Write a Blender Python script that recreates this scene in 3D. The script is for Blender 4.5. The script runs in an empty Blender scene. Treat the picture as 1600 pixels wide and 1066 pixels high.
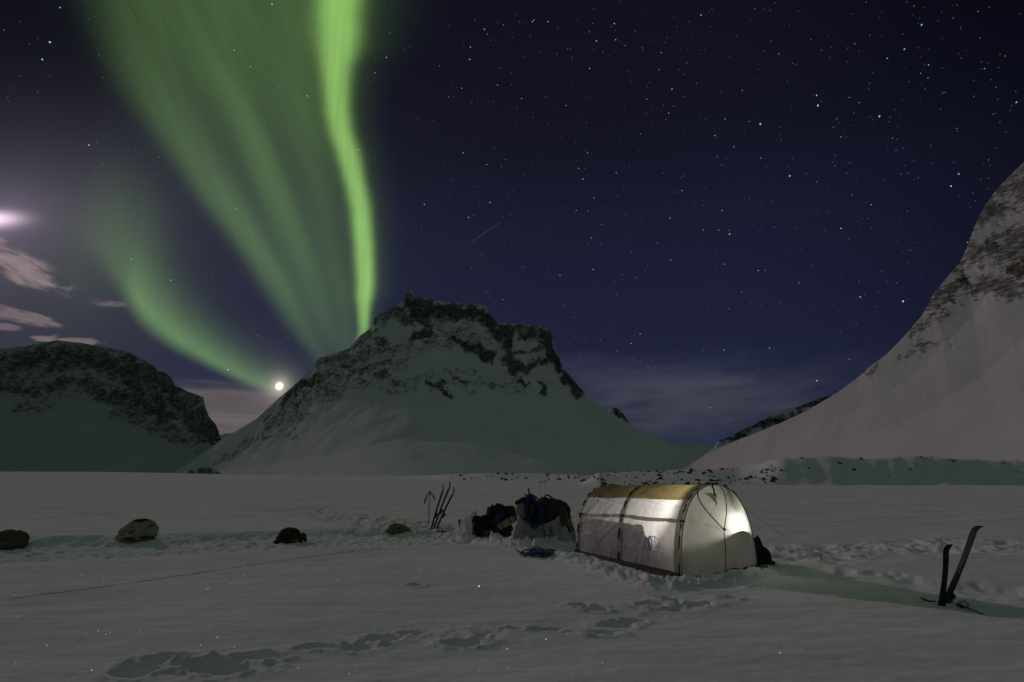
import bpy, bmesh, math, random
import numpy as np
from mathutils import Vector, Matrix, noise as mnoise

# ------------------------------------------------------------------ scene, camera
SC = bpy.context.scene
COL = SC.collection
CAM_H = 1.5
PITCH = math.radians(13.23)
F = 889.0                      # focal length in photo pixels (photo is 1600 wide)
CP, SP = math.cos(PITCH), math.sin(PITCH)

cam_d = bpy.data.cameras.new("camera")
cam_d.sensor_width = 36.0
cam_d.lens = 36.0 * F / 1600.0
cam_d.clip_start = 0.05
cam_d.clip_end = 200000.0
cam = bpy.data.objects.new("camera", cam_d)
cam.location = (0, 0, CAM_H)
cam.rotation_euler = (math.radians(90) + PITCH, 0, 0)
COL.objects.link(cam)
SC.camera = cam

def uv(px, py):
    """photo pixel -> (dx/dy, dz/dy) of its ray in the world"""
    a, b = (px - 800) / F, (533 - py) / F
    dy = CP - b * SP
    return a / dy, (SP + b * CP) / dy

def at(px, py, Y):
    u, v = uv(px, py)
    return Vector((u * Y, Y, CAM_H + v * Y))

def gp(px, py, z=0.0):
    u, v = uv(px, py)
    Y = (z - CAM_H) / v
    return Vector((u * Y, Y, z))

SC.view_settings.view_transform = 'Standard'
SC.view_settings.look = 'None'
SC.view_settings.exposure = 0.0
SC.view_settings.gamma = 1.0
SC.render.engine = 'CYCLES'
SC.cycles.use_denoising = True
SC.cycles.max_bounces = 8
SC.cycles.transmission_bounces = 6
SC.cycles.sample_clamp_indirect = 4.0

# ------------------------------------------------------------------ moon light
MU, MV = uv(-25, 343)
MOON = Vector((MU, 1.0, MV)).normalized()
sun_d = bpy.data.lights.new("moonlight", 'SUN')
sun_d.energy = 0.49
sun_d.angle = math.radians(0.6)
sun_d.color = (1.0, 0.735, 0.85)
sun = bpy.data.objects.new("moonlight", sun_d)
sun.rotation_euler = MOON.to_track_quat('Z', 'Y').to_euler()
sun.location = (-40, 40, 40)
COL.objects.link(sun)

# ------------------------------------------------------------------ node helpers
class S:
    """a socket with arithmetic"""
    nt = None
    def __init__(s, v): s.v = v
    @staticmethod
    def m(op, *a, clamp=False):
        n = S.nt.nodes.new('ShaderNodeMath'); n.operation = op; n.use_clamp = clamp
        for i, x in enumerate(a):
            if isinstance(x, S): S.nt.links.new(x.v, n.inputs[i])
            else: n.inputs[i].default_value = float(x)
        return S(n.outputs[0])
    def __add__(s, o): return S.m('ADD', s, o)
    __radd__ = __add__
    def __sub__(s, o): return S.m('SUBTRACT', s, o)
    def __rsub__(s, o): return S.m('SUBTRACT', o, s)
    def __mul__(s, o): return S.m('MULTIPLY', s, o)
    __rmul__ = __mul__
    def __truediv__(s, o): return S.m('DIVIDE', s, o)
    def __neg__(s): return S.m('MULTIPLY', s, -1)
    def __pow__(s, o): return S.m('POWER', s, o)
def sabs(a): return S.m('ABSOLUTE', a)
def sexp(a): return S.m('EXPONENT', a)
def smax(a, b): return S.m('MAXIMUM', a, b)
def smin(a, b): return S.m('MINIMUM', a, b)
def sstep(a, lo, hi, olo=0.0, ohi=1.0):
    n = S.nt.nodes.new('ShaderNodeMapRange'); n.interpolation_type = 'SMOOTHSTEP'
    S.nt.links.new(a.v, n.inputs[0])
    for i, x in zip((1, 2, 3, 4), (lo, hi, olo, ohi)):
        n.inputs[i].default_value = x
    return S(n.outputs[0])
def curve(a, pts):
    """piecewise smooth function through pts = [(x, y)...]"""
    xs = [p[0] for p in pts]; ys = [p[1] for p in pts]
    x0, x1 = min(xs), max(xs); y0, y1 = min(ys), max(ys)
    if y1 - y0 < 1e-6: y1 = y0 + 1e-6
    n = S.nt.nodes.new('ShaderNodeFloatCurve')
    t = S.m('MULTIPLY', a - x0, 1.0 / (x1 - x0), clamp=True)
    S.nt.links.new(t.v, n.inputs['Value'])
    c = n.mapping.curves[0]
    P = sorted(((x - x0) / (x1 - x0), (y - y0) / (y1 - y0)) for x, y in pts)
    c.points[0].location = P[0]; c.points[1].location = P[-1]
    for p in P[1:-1]: c.points.new(*p)
    for p in c.points: p.handle_type = 'AUTO_CLAMPED'
    n.mapping.update()
    return S(n.outputs[0]) * (y1 - y0) + y0
def noise_n(vec, scale, detail=4, rough=0.55, dist=0.0):
    n = S.nt.nodes.new('ShaderNodeTexNoise')
    S.nt.links.new(vec, n.inputs['Vector'])
    n.inputs['Scale'].default_value = scale; n.inputs['Detail'].default_value = detail
    n.inputs['Roughness'].default_value = rough; n.inputs['Distortion'].default_value = dist
    return S(n.outputs['Fac'])
def combine(x, y, z):
    n = S.nt.nodes.new('ShaderNodeCombineXYZ')
    for i, a in enumerate((x, y, z)):
        if isinstance(a, S): S.nt.links.new(a.v, n.inputs[i])
        else: n.inputs[i].default_value = a
    return n.outputs[0]
class V3:
    """three scalar channels = a colour"""
    def __init__(s, r, g, b): s.c = [r, g, b]
    def __add__(s, o): return V3(*[a + b for a, b in zip(s.c, o.c)])
    def __mul__(s, k): return V3(*[a * k for a in s.c])
def tint(k, rgb): return V3(*[k * c for c in rgb])
def mixc(a, b, t):   # a + (b-a)*t
    return V3(*[x + (y - x) * t for x, y in zip(a.c, b)])

# ------------------------------------------------------------------ night sky
world = bpy.data.worlds.new("World"); SC.world = world
world.use_nodes = True
nt = world.node_tree; S.nt = nt
for n in list(nt.nodes): nt.nodes.remove(n)
tc = nt.nodes.new('ShaderNodeTexCoord')
sep = nt.nodes.new('ShaderNodeSeparateXYZ'); nt.links.new(tc.outputs['Generated'], sep.inputs[0])
dx, dy, dz = (S(sep.outputs[i]) for i in range(3))
front = sstep(dy, 0.08, 0.25)
dys = smax(dy, 0.08)
U = dx / dys
V = dz / dys
dirv = tc.outputs['Generated']
# base gradient of the clear night sky, by height above the horizon
def grad(ch):
    return curve(dz, [(-0.05, ch[0]), (0.08, ch[1]), (0.2, ch[2]), (0.4, ch[3]), (0.58, ch[4]), (1.0, ch[5])])
base = V3(grad([.0160, .0155, .0130, .0098, .0062, .0050]),
          grad([.0205, .0200, .0158, .0112, .0062, .0048]),
          grad([.0460, .0520, .0420, .0290, .0155, .0110]))
side = sstep(sabs(U + 0.0), 0.35, 1.15, 1.0, 0.45)
base = base * side
leftv = sstep(U, -1.1, 0.1, 1.0, 0.0) * sstep(V, 0.0, .9, 1.0, 0.2) * front
base = base + tint(leftv, (.009, .010, .008))
# light of the moon scattered round its place just past the left of the view
MB = [MU, MV]
r2 = ((U - MU) * (U - MU) + (V - MV) * (V - MV) * 1.5)
rm = S.m('SQRT', r2 + 1e-5)
glow = sexp(rm * -4.4) * front * sstep(V, .36, .95, 1.0, .12)
base = base + tint(glow, (0.095, 0.088, 0.105))
# aurora
def ribbon(rows, soft=2.0):
    """rows: (py, left px, right px, intensity)"""
    mid, half, inten = [], [], []
    for py, l, r, k in rows:
        (ul, v), (ur, _) = uv(l, py), uv(r, py)
        mid.append((v, (ul + ur) / 2)); half.append((v, (ur - ul) / 2)); inten.append((v, k))
    d = (U - curve(V, mid)) / curve(V, half)
    return d, curve(V, inten)
dA, iA = ribbon([(-10, 490, 568, 1), (60, 494, 562, 1), (120, 503, 551, .98), (180, 509, 550, .93), (240, 524, 562, .92),
                 (300, 539, 574, .92), (360, 549, 582, .97), (420, 555, 586, .98), (456, 557, 586, .95), (480, 559, 581, .85),
                 (510, 560, 578, .72), (530, 556, 572, .4), (560, 548, 566, 0)])
wob = noise_n(combine(U * 3.0, V * 9.0, 0.3), 1.0, 2, .5)
dA = dA + (wob - 0.5) * 0.5
rayA = noise_n(combine(U * 70.0, V * 2.2, 7.0), 1.0, 3, .6) * 0.5 + 0.74
rayL = noise_n(combine(U * 9.0, V * 3.5, 4.0), 1.0, 2, .6) * 0.5 + 0.74
coreA = sexp(sabs(dA * 1.10) ** 2.6 * -1.0) * iA * rayA * rayL * 0.86
haloA = sexp(sabs((dA + 0.1) * 0.52) ** 1.8 * -1.0) * iA * 0.12
dB1, iB1 = ribbon([(0, 130, 250, .16), (120, 182, 275, .26), (198, 232, 316, .34), (264, 280, 352, .40), (336, 332, 395, .47),
                   (396, 378, 430, .46), (456, 415, 464, .38), (522, 456, 495, .27), (558, 484, 514, .15), (600, 500, 530, 0)])
dB2, iB2 = ribbon([(0, 250, 390, .20), (90, 285, 410, .24), (192, 348, 436, .28), (288, 390, 456, .32), (384, 432, 488, .37),
                   (456, 466, 512, .34), (510, 492, 530, .26), (546, 508, 545, .15), (600, 520, 550, 0)])
dB3, iB3 = ribbon([(0, 400, 500, .10), (180, 440, 505, .16), (300, 470, 523, .18), (372, 490, 532, .18), (450, 512, 546, .16),
                   (510, 525, 556, .14), (600, 540, 560, 0)])
dBf, iBf = ribbon([(-10, 180, 505, .30), (120, 225, 512, .27), (240, 300, 520, .22), (336, 352, 540, .18), (456, 425, 560, .15),
                   (540, 490, 560, .10), (610, 510, 560, 0)])
dB1 = sstep(dB1, -4, 4, -4, 4) if False else dB1
streak = noise_n(combine((U + V * 0.55) * 14.0, V * 1.2, 2.0), 1.0, 3, .5)
sB1 = (sexp(sabs(dB1) ** 2.4 * -1.0)) * iB1
sB2 = sexp(dB2 * dB2 * -0.9) * iB2
sB3 = sexp(dB3 * dB3 * -1.0) * iB3
sBf = sexp(sabs(dBf) ** 4.0 * -0.8) * iBf
fineR = noise_n(combine((U + V * 0.40) * 46.0, V * 1.6, 9.0), 1.0, 2, .6)
B = (sB1 + sB2 + sB3 + sBf) * (streak * 0.75 + fineR * 0.22 + 0.48) * 0.72
# lower arc sweeping down to the saddle
low = [uv(*p) for p in [(120, 395), (150, 425), (175, 458), (195, 486), (225, 520), (260, 545), (300, 566), (350, 590), (400, 613), (440, 628), (480, 640)]]
iC = curve(U, [(uv(x, y)[0], k) for x, y, k in [(105, 400, 0), (150, 440, .13), (185, 480, .30), (225, 500, .62), (262, 530, .64), (320, 560, .58), (380, 590, .52), (430, 605, .42), (470, 620, .16), (520, 640, 0)]])
hC = curve(U, [(uv(x, y)[0], k / F) for x, y, k in [(120, 400, 170), (180, 450, 150), (230, 490, 120), (280, 540, 84), (350, 570, 60), (430, 605, 46), (480, 620, 40)]])
q = (V - curve(U, low)) / hC
C = sstep(q, -0.05, 0.34) * sexp(smax(q - 0.3, 0.0) ** 1.35 * -2.1) * iC
C2 = sexp(((U - uv(170, 350)[0]) / 0.10) ** 2.0 * -1.0) * sexp(sabs((V - uv(170, 370)[1]) / 0.13) ** 2.0 * -1.0) * 0.055
aur = (coreA + haloA + B * (0.60 - coreA * 0.5) + C * (fineR * 0.2 + 0.52) + C2) * front
# broad veil high overhead and behind, out of the picture, that tints the snow
veil = sstep(dz, 0.70, 0.93) * 0.12 + (1.0 - front) * sstep(dz, 0.0, 0.5) * 0.128
col = base * 1.0
col = V3(col.c[0] + aur * 0.258 + veil * 0.25, col.c[1] + aur * 0.500 + veil * 0.345, col.c[2] + aur * 0.115 + (B + C) * front * 0.018 + veil * 0.262)
# thin clouds
def cloud(px, py, a, b, slope, rgb, k, seed, edge=(0.42, 0.75), st=26.0, nk=2.4, sx=.2):
    global col
    u0, v0 = uv(px, py)
    a, b = a / F, b / F
    c_, s_ = math.cos(slope), math.sin(slope)
    X = ((U - u0) * c_ + (V - v0) * s_)
    Y = ((V - v0) * c_ - (U - u0) * s_)
    n = noise_n(combine(X * (st * sx), Y * st, seed), 1.0, 4, .55, .4)
    g_ = sexp(((X / a) ** 2.0 + (Y / b) ** 2.0) * -1.0)
    e = g_ * (1.0 + (n - 0.5) * nk)
    m = sstep(e, *edge) * sstep(e, edge[0], 1.5, 0.75, 1.0) * k * front
    tex = n * 0.9 + 0.55
    col = mixc(col, [tex * c for c in rgb], m)
PINK = (0.265, 0.205, 0.210)
cloud(25, 415, 118, 27, -0.42, PINK, .95, 1.0, st=46, sx=.3, edge=(.35, .8))
cloud(-5, 372, 26, 8, -0.35, (0.30, .19, .17), .7, 1.7, st=75)
cloud(20, 492, 115, 14, -0.22, (0.195, .155, .165), .85, 3.0, st=75)
cloud(0, 510, 45, 8, -0.10, (0.17, .13, .145), .8, 3.6, st=75)
cloud(170, 474, 48, 8, -0.10, (0.17, .135, .15), .6, 4.1, st=75)
cloud(72, 527, 30, 8, -0.02, (0.23, .17, .18), .85, 5.2, st=75)
cloud(128, 533, 48, 7, -0.06, (0.23, .17, .18), .8, 6.1, st=75)
cloud(345, 668, 190, 52, -0.06, (0.138, .116, .120), .93, 7.7, edge=(.10, .34), st=60, nk=1.0, sx=.1)
cloud(1050, 632, 300, 60, 0.05, (0.056, .062, .080), .8, 9.3, edge=(.0, 1.1), st=26)
cloud(960, 590, 150, 34, -0.10, (0.044, .046, .082), .5, 11.3, edge=(.1, 1.1), st=30)
cloud(1240, 600, 190, 26, 0.28, (0.036, .036, .060), .45, 13.3, edge=(.1, 1.1), st=30)
# bright heart of the moonlit cloud at the left limit of the view
u0, v0 = uv(-14, 343)
rr = sexp((((U - u0) / 0.050) ** 2.0 + ((V - v0) / 0.0145) ** 2.0) * -1.0)
rs = sexp(S.m('SQRT', ((U - u0) / 0.075) ** 2.0 + ((V - v0) / 0.040) ** 2.0) * -1.0) * 0.42
nn = noise_n(combine(U * 14.0, V * 60.0, 5.5), 1.0, 3, .5) * 0.8 + 0.6
col = col + tint(rr * nn * front, (0.95, 0.72, 0.85)) + tint(rs * nn * front, (0.30, 0.20, 0.34))
# bright planet above the saddle
u0, v0 = uv(436.5, 603.5)
pr = S.m('SQRT', (U - u0) ** 2.0 + (V - v0) ** 2.0 + 1e-9)
col = col + tint(sstep(pr, 3.0 / F, 8.0 / F, 1.0, 0.0) * front, (1.1, 1.05, 0.98)) + tint(sexp(pr * (-F / 9.0)) * front, (0.75, 0.62, 0.52)) + tint(sexp(pr * (-F / 40.0)) * front, (0.030, 0.026, 0.024))
rgbn = combine(*col.c)
bg = nt.nodes.new('ShaderNodeBackground'); nt.links.new(rgbn, bg.inputs['Color']); bg.inputs['Strength'].default_value = 1.0
out = nt.nodes.new('ShaderNodeOutputWorld'); nt.links.new(bg.outputs[0], out.inputs['Surface'])
world.cycles.sampling_method = 'MANUAL'
world.cycles.sample_map_resolution = 512

# ------------------------------------------------------------------ object helpers
def link(o, parent=None):
    COL.objects.link(o)
    if parent is not None: o.parent = parent
    return o
def tag(o, label=None, cat=None, group=None, kind=None):
    if label: o['label'] = label
    if cat: o['category'] = cat
    if group: o['group'] = group
    if kind: o['kind'] = kind
    return o
def empty(name, loc, rz=0.0):
    o = bpy.data.objects.new(name, None); o.location = loc; o.rotation_euler = (0, 0, rz)
    o.empty_display_size = 0.1
    return link(o)
def mesh_np(name, co, faces, m, parent=None, smooth=True):
    """co Nx3 array, faces Mx4 int array (quads) or list of tuples"""
    me = bpy.data.meshes.new(name)
    if isinstance(faces, np.ndarray):
        k = faces.shape[1]
        me.vertices.add(len(co)); me.vertices.foreach_set('co', np.asarray(co, np.float32).ravel())
        me.loops.add(faces.size); me.loops.foreach_set('vertex_index', faces.astype(np.int32).ravel())
        me.polygons.add(len(faces))
        me.polygons.foreach_set('loop_start', np.arange(0, faces.size, k, dtype=np.int32))
        me.polygons.foreach_set('loop_total', np.full(len(faces), k, np.int32))
    else:
        me.from_pydata([tuple(c) for c in co], [], faces)
    me.update(calc_edges=True)
    me.polygons.foreach_set('use_smooth', np.full(len(me.polygons), smooth))
    me.materials.append(m)
    o = bpy.data.objects.new(name, me)
    return link(o, parent)
def grid_faces(nr, nc, closed=False):
    i = np.arange(nr - 1)[:, None]; j = np.arange(nc if closed else nc - 1)[None, :]
    j2 = (j + 1) % nc
    a = i * nc + j; b = i * nc + j2; c = (i + 1) * nc + j2; d = (i + 1) * nc + j
    return np.stack([a, b, c, d], -1).reshape(-1, 4)
class MB:
    """mesh builder: collects solids into one mesh"""
    def __init__(s): s.v = []; s.f = []
    def add(s, vs, fs):
        k = len(s.v); s.v += [Vector(v) for v in vs]; s.f += [tuple(i + k for i in f) for f in fs]
    def box(s, c, size, M=None):
        x, y, z = (q / 2 for q in size)
        vs = [Vector((a * x, b * y, e * z)) for a in (-1, 1) for b in (-1, 1) for e in (-1, 1)]
        if M is not None: vs = [M @ v for v in vs]
        c = Vector(c); vs = [v + c for v in vs]
        s.add(vs, [(0, 1, 3, 2), (4, 6, 7, 5), (0, 4, 5, 1), (2, 3, 7, 6), (0, 2, 6, 4), (1, 5, 7, 3)])
    def tube(s, pts, r, n=8, closed=False, flat=1.0):
        pts = [Vector(p) for p in pts]; N = len(pts)
        rs = r if isinstance(r, (list, tuple)) else [r] * N
        k = len(s.v)
        prev = None
        for i, p in enumerate(pts):
            if closed: t = pts[(i + 1) % N] - pts[i - 1]
            else: t = pts[min(i + 1, N - 1)] - pts[max(i - 1, 0)]
            t = t.normalized() if t.length > 1e-9 else Vector((0, 0, 1))
            if prev is None:
                a = t.orthogonal().normalized()
            else:
                a = prev - t * prev.dot(t)
                a = a.normalized() if a.length > 1e-6 else t.orthogonal().normalized()
            prev = a; b = t.cross(a)
            for j in range(n):
                w = 2 * math.pi * j / n
                s.v.append(p + (a * math.cos(w) + b * math.sin(w) * flat) * rs[i])
        for i in range(N if closed else N - 1):
            i2 = (i + 1) % N
            for j in range(n):
                j2 = (j + 1) % n
                s.f.append((k + i * n + j, k + i * n + j2, k + i2 * n + j2, k + i2 * n + j))
        if not closed:
            s.f.append(tuple(k + j for j in reversed(range(n))))
            s.f.append(tuple(k + (N - 1) * n + j for j in range(n)))
    def strip(s, sections, closed_ring=True):
        """sections: list of rings with equal vertex counts, capped"""
        k = len(s.v); n = len(sections[0])
        for r in sections: s.v += [Vector(p) for p in r]
        for i in range(len(sections) - 1):
            for j in range(n):
                j2 = (j + 1) % n
                s.f.append((k + i * n + j, k + i * n + j2, k + (i + 1) * n + j2, k + (i + 1) * n + j))
        s.f.append(tuple(k + j for j in reversed(range(n))))
        s.f.append(tuple(k + (len(sections) - 1) * n + j for j in range(n)))
    def build(s, name, m, parent=None, smooth=False, offset=None):
        vs = s.v if offset is None else [v - offset for v in s.v]
        return mesh_np(name, vs, s.f, m, parent, smooth)
def lumps(name, balls, m, parent=None, voxel=0.02, smooth=4, rough=0.0, rscale=8.0, offset=None, seed=0.0, flatbase=None, wrinkle=0.0, wscale=9.0):
    """one continuous skin over a set of ellipsoids: (centre, (rx,ry,rz), (ex,ey,ez))"""
    bm = bmesh.new()
    for b in balls:
        c, r = b[0], b[1]
        e = b[2] if len(b) > 2 else (0, 0, 0)
        from mathutils import Euler
        M = Matrix.Translation(Vector(c)) @ Euler(e).to_matrix().to_4x4() @ Matrix.Diagonal((r[0], r[1], r[2], 1))
        bmesh.ops.create_icosphere(bm, subdivisions=3, radius=1.0, matrix=M)
    me = bpy.data.meshes.new('tmp'); bm.to_mesh(me); bm.free()
    o = bpy.data.objects.new('tmp', me); COL.objects.link(o)
    rm_ = o.modifiers.new('r', 'REMESH'); rm_.mode = 'VOXEL'; rm_.voxel_size = voxel; rm_.use_smooth_shade = True
    sm = o.modifiers.new('s', 'SMOOTH'); sm.iterations = smooth; sm.factor = 0.5
    dg = bpy.context.evaluated_depsgraph_get(); dg.update()
    me2 = bpy.data.meshes.new_from_object(o.evaluated_get(dg))
    bpy.data.objects.remove(o); bpy.data.meshes.remove(me)
    me2.name = name
    n = len(me2.vertices)
    for v in me2.vertices:
        p = v.co
        d = 0.0
        if rough: d += rough * mnoise.fractal(p * rscale + Vector((seed, seed * 2, 0)), 1.0, 2.0, 3)
        if wrinkle:
            w = mnoise.noise(Vector((p.x * wscale, p.y * wscale, p.z * wscale * 0.35)) + Vector((seed, 3, 1)))
            d += -wrinkle * (1 - min(1, abs(w) * 5))
        if d: v.co = p + v.normal * d
        if flatbase is not None and v.co.z < flatbase: v.co.z = flatbase + (v.co.z - flatbase) * 0.1
        if offset is not None: v.co = v.co - offset
    me2.update()
    me2.materials.clear(); me2.materials.append(m)
    me2.polygons.foreach_set('use_smooth', np.full(len(me2.polygons), True))
    return link(bpy.data.objects.new(name, me2), parent)

# ------------------------------------------------------------------ numpy noise
def _h(ix, iy, seed):
    h = (ix.astype(np.int64) * 374761393 + iy.astype(np.int64) * 668265263 + seed * 974634777) & 0xffffffff
    h = ((h ^ (h >> 13)) * 1274126177) & 0xffffffff
    return (h ^ (h >> 16)) & 0xffffffff
def perlin(x, y, seed=0):
    x = np.asarray(x, float); y = np.asarray(y, float)
    ix, iy = np.floor(x), np.floor(y); fx, fy = x - ix, y - iy
    ux = fx * fx * fx * (fx * (fx * 6 - 15) + 10); uy = fy * fy * fy * (fy * (fy * 6 - 15) + 10)
    def g(a, b):
        ang = _h(ix + a, iy + b, seed) * (2 * math.pi / 4294967296.0)
        return np.cos(ang) * (fx - a) + np.sin(ang) * (fy - b)
    n0 = g(0, 0) * (1 - ux) + g(1, 0) * ux
    n1 = g(0, 1) * (1 - ux) + g(1, 1) * ux
    return (n0 * (1 - uy) + n1 * uy) * 1.5
def fbm(x, y, seed=0, octs=4, gain=0.5, lac=2.03):
    s = 0; a = 1.0; t = 0
    for i in range(octs):
        s = s + a * perlin(x * lac ** i + 17.3 * i, y * lac ** i - 9.1 * i, seed + i); t += a; a *= gain
    return s / t
def ridged(x, y, seed=0, octs=4, gain=0.55, lac=2.03):
    s = 0; a = 1.0; t = 0
    for i in range(octs):
        s = s + a * (1 - np.abs(perlin(x * lac ** i + 7.7 * i, y * lac ** i + 3.3 * i, seed + i)) * 2); t += a; a *= gain
    return s / t
def sst(x, a, b):
    t = np.clip((x - a) / (b - a), 0, 1); return t * t * (3 - 2 * t)
def seg_dist(x, y, pts):
    """distance to a polyline and the position along it (0..1)"""
    best = np.full(np.shape(x), 1e9); par = np.zeros(np.shape(x)); n = len(pts) - 1
    for k in range(n):
        (ax, ay), (bx, by) = pts[k][:2], pts[k + 1][:2]
        ex, ey = bx - ax, by - ay; L = ex * ex + ey * ey + 1e-12
        t = np.clip(((x - ax) * ex + (y - ay) * ey) / L, 0, 1)
        d = np.hypot(x - ax - t * ex, y - ay - t * ey)
        m = d < best; best = np.where(m, d, best); par = np.where(m, (k + t) / n, par)
    return best, par

# ------------------------------------------------------------------ materials
def new_mat(name):
    m = bpy.data.materials.new(name); m.use_nodes = True
    S.nt = m.node_tree
    b = m.node_tree.nodes['Principled BSDF']
    return m, b
def set_in(b, name, val):
    if isinstance(val, S): S.nt.links.new(val.v, b.inputs[name])
    elif hasattr(val, 'is_linked'): S.nt.links.new(val, b.inputs[name])
    else: b.inputs[name].default_value = val
def ramp(fac, c0, c1):
    n = S.nt.nodes.new('ShaderNodeMix'); n.data_type = 'RGBA'
    S.nt.links.new(fac.v, n.inputs[0])
    for i, c in ((6, c0), (7, c1)):
        if hasattr(c, 'is_linked'): S.nt.links.new(c, n.inputs[i])
        else: n.inputs[i].default_value = (*c, 1) if len(c) == 3 else c
    return n.outputs[2]
def bump(h, strength=0.3, dist=0.02, normal=None):
    n = S.nt.nodes.new('ShaderNodeBump'); n.inputs['Strength'].default_value = strength
    n.inputs['Distance'].default_value = dist
    S.nt.links.new(h.v, n.inputs['Height'])
    if normal is not None: S.nt.links.new(normal, n.inputs['Normal'])
    return n.outputs[0]
def objco():
    return S.nt.nodes.new('ShaderNodeTexCoord').outputs['Object']
def geo(): return S.nt.nodes.new('ShaderNodeNewGeometry')
def attr(name):
    n = S.nt.nodes.new('ShaderNodeAttribute'); n.attribute_name = name; return n
_mats = {}
def simple(name, rgb, rough=0.6, metal=0.0, var=0.15, scale=12.0, bs=0.25, bd=0.004):
    if name in _mats: return _mats[name]
    m, b = new_mat(name)
    n = noise_n(objco(), scale, 4, .6)
    lo = [c * (1 - var) for c in rgb]; hi = [min(1, c * (1 + var)) for c in rgb]
    set_in(b, 'Base Color', ramp(sstep(n, .3, .7), lo, hi))
    set_in(b, 'Roughness', rough); set_in(b, 'Metallic', metal)
    if bs: set_in(b, 'Normal', bump(noise_n(objco(), scale * 5, 3, .6), bs, bd))
    _mats[name] = m
    return m
def snow_mat(name, near=True):
    m, b = new_mat(name)
    pos = geo().outputs['Position']
    n1 = noise_n(pos, 0.35, 4, .6)
    set_in(b, 'Base Color', ramp(sstep(n1, .35, .65), (.78, .78, .78), (.84, .84, .85)))
    set_in(b, 'Roughness', 1.0); set_in(b, 'Specular IOR Level', 0.0)
    if near:
        g = noise_n(pos, 38, 3, .65); g2 = noise_n(pos, 7, 4, .6)
        md = sstep(noise_n(pos, .6, 3, .5), .35, .7, .25, 1.0)
        set_in(b, 'Normal', bump((g2 * .8 + g * 0.25) * md, 0.28, 0.05))
    else:
        set_in(b, 'Normal', bump(noise_n(pos, 6, 5, .65), 0.5, 0.05))
    return m
M_SNOW = snow_mat('snow')
def mountain_mat(name, rock_a, rock_b, snow, sc=0.05):
    m, b = new_mat(name)
    pos = geo().outputs['Position']
    a = S(attr('rock').outputs['Fac'])
    big = noise_n(pos, sc, 6, .68, .3)
    mp = S.nt.nodes.new('ShaderNodeMapping'); mp.inputs['Scale'].default_value = (1, 1, 3.2)
    S.nt.links.new(pos, mp.inputs['Vector'])
    fine = noise_n(mp.outputs[0], sc * 2.2, 6, .72)
    fac = sstep(a * .86 + (big - .5) * 1.5 + (fine - .5) * 1.9, 0.26, 0.86) * sstep(a, .04, .3)
    rc = ramp(sstep(noise_n(pos, sc * 3, 5, .7), .35, .65), rock_a, rock_b)
    sn = ramp(sstep(noise_n(pos, sc * .4, 3, .5), .3, .7), snow, [c * .93 for c in snow])
    set_in(b, 'Base Color', ramp(fac, sn, rc))
    set_in(b, 'Roughness', 1.0); set_in(b, 'Specular IOR Level', 0.0)
    hh = (fine * (fac * 2.0 + 0.12)) + big * (fac * .5 + .15)
    set_in(b, 'Normal', bump(hh, 0.8, 6.0))
    return m
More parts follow.
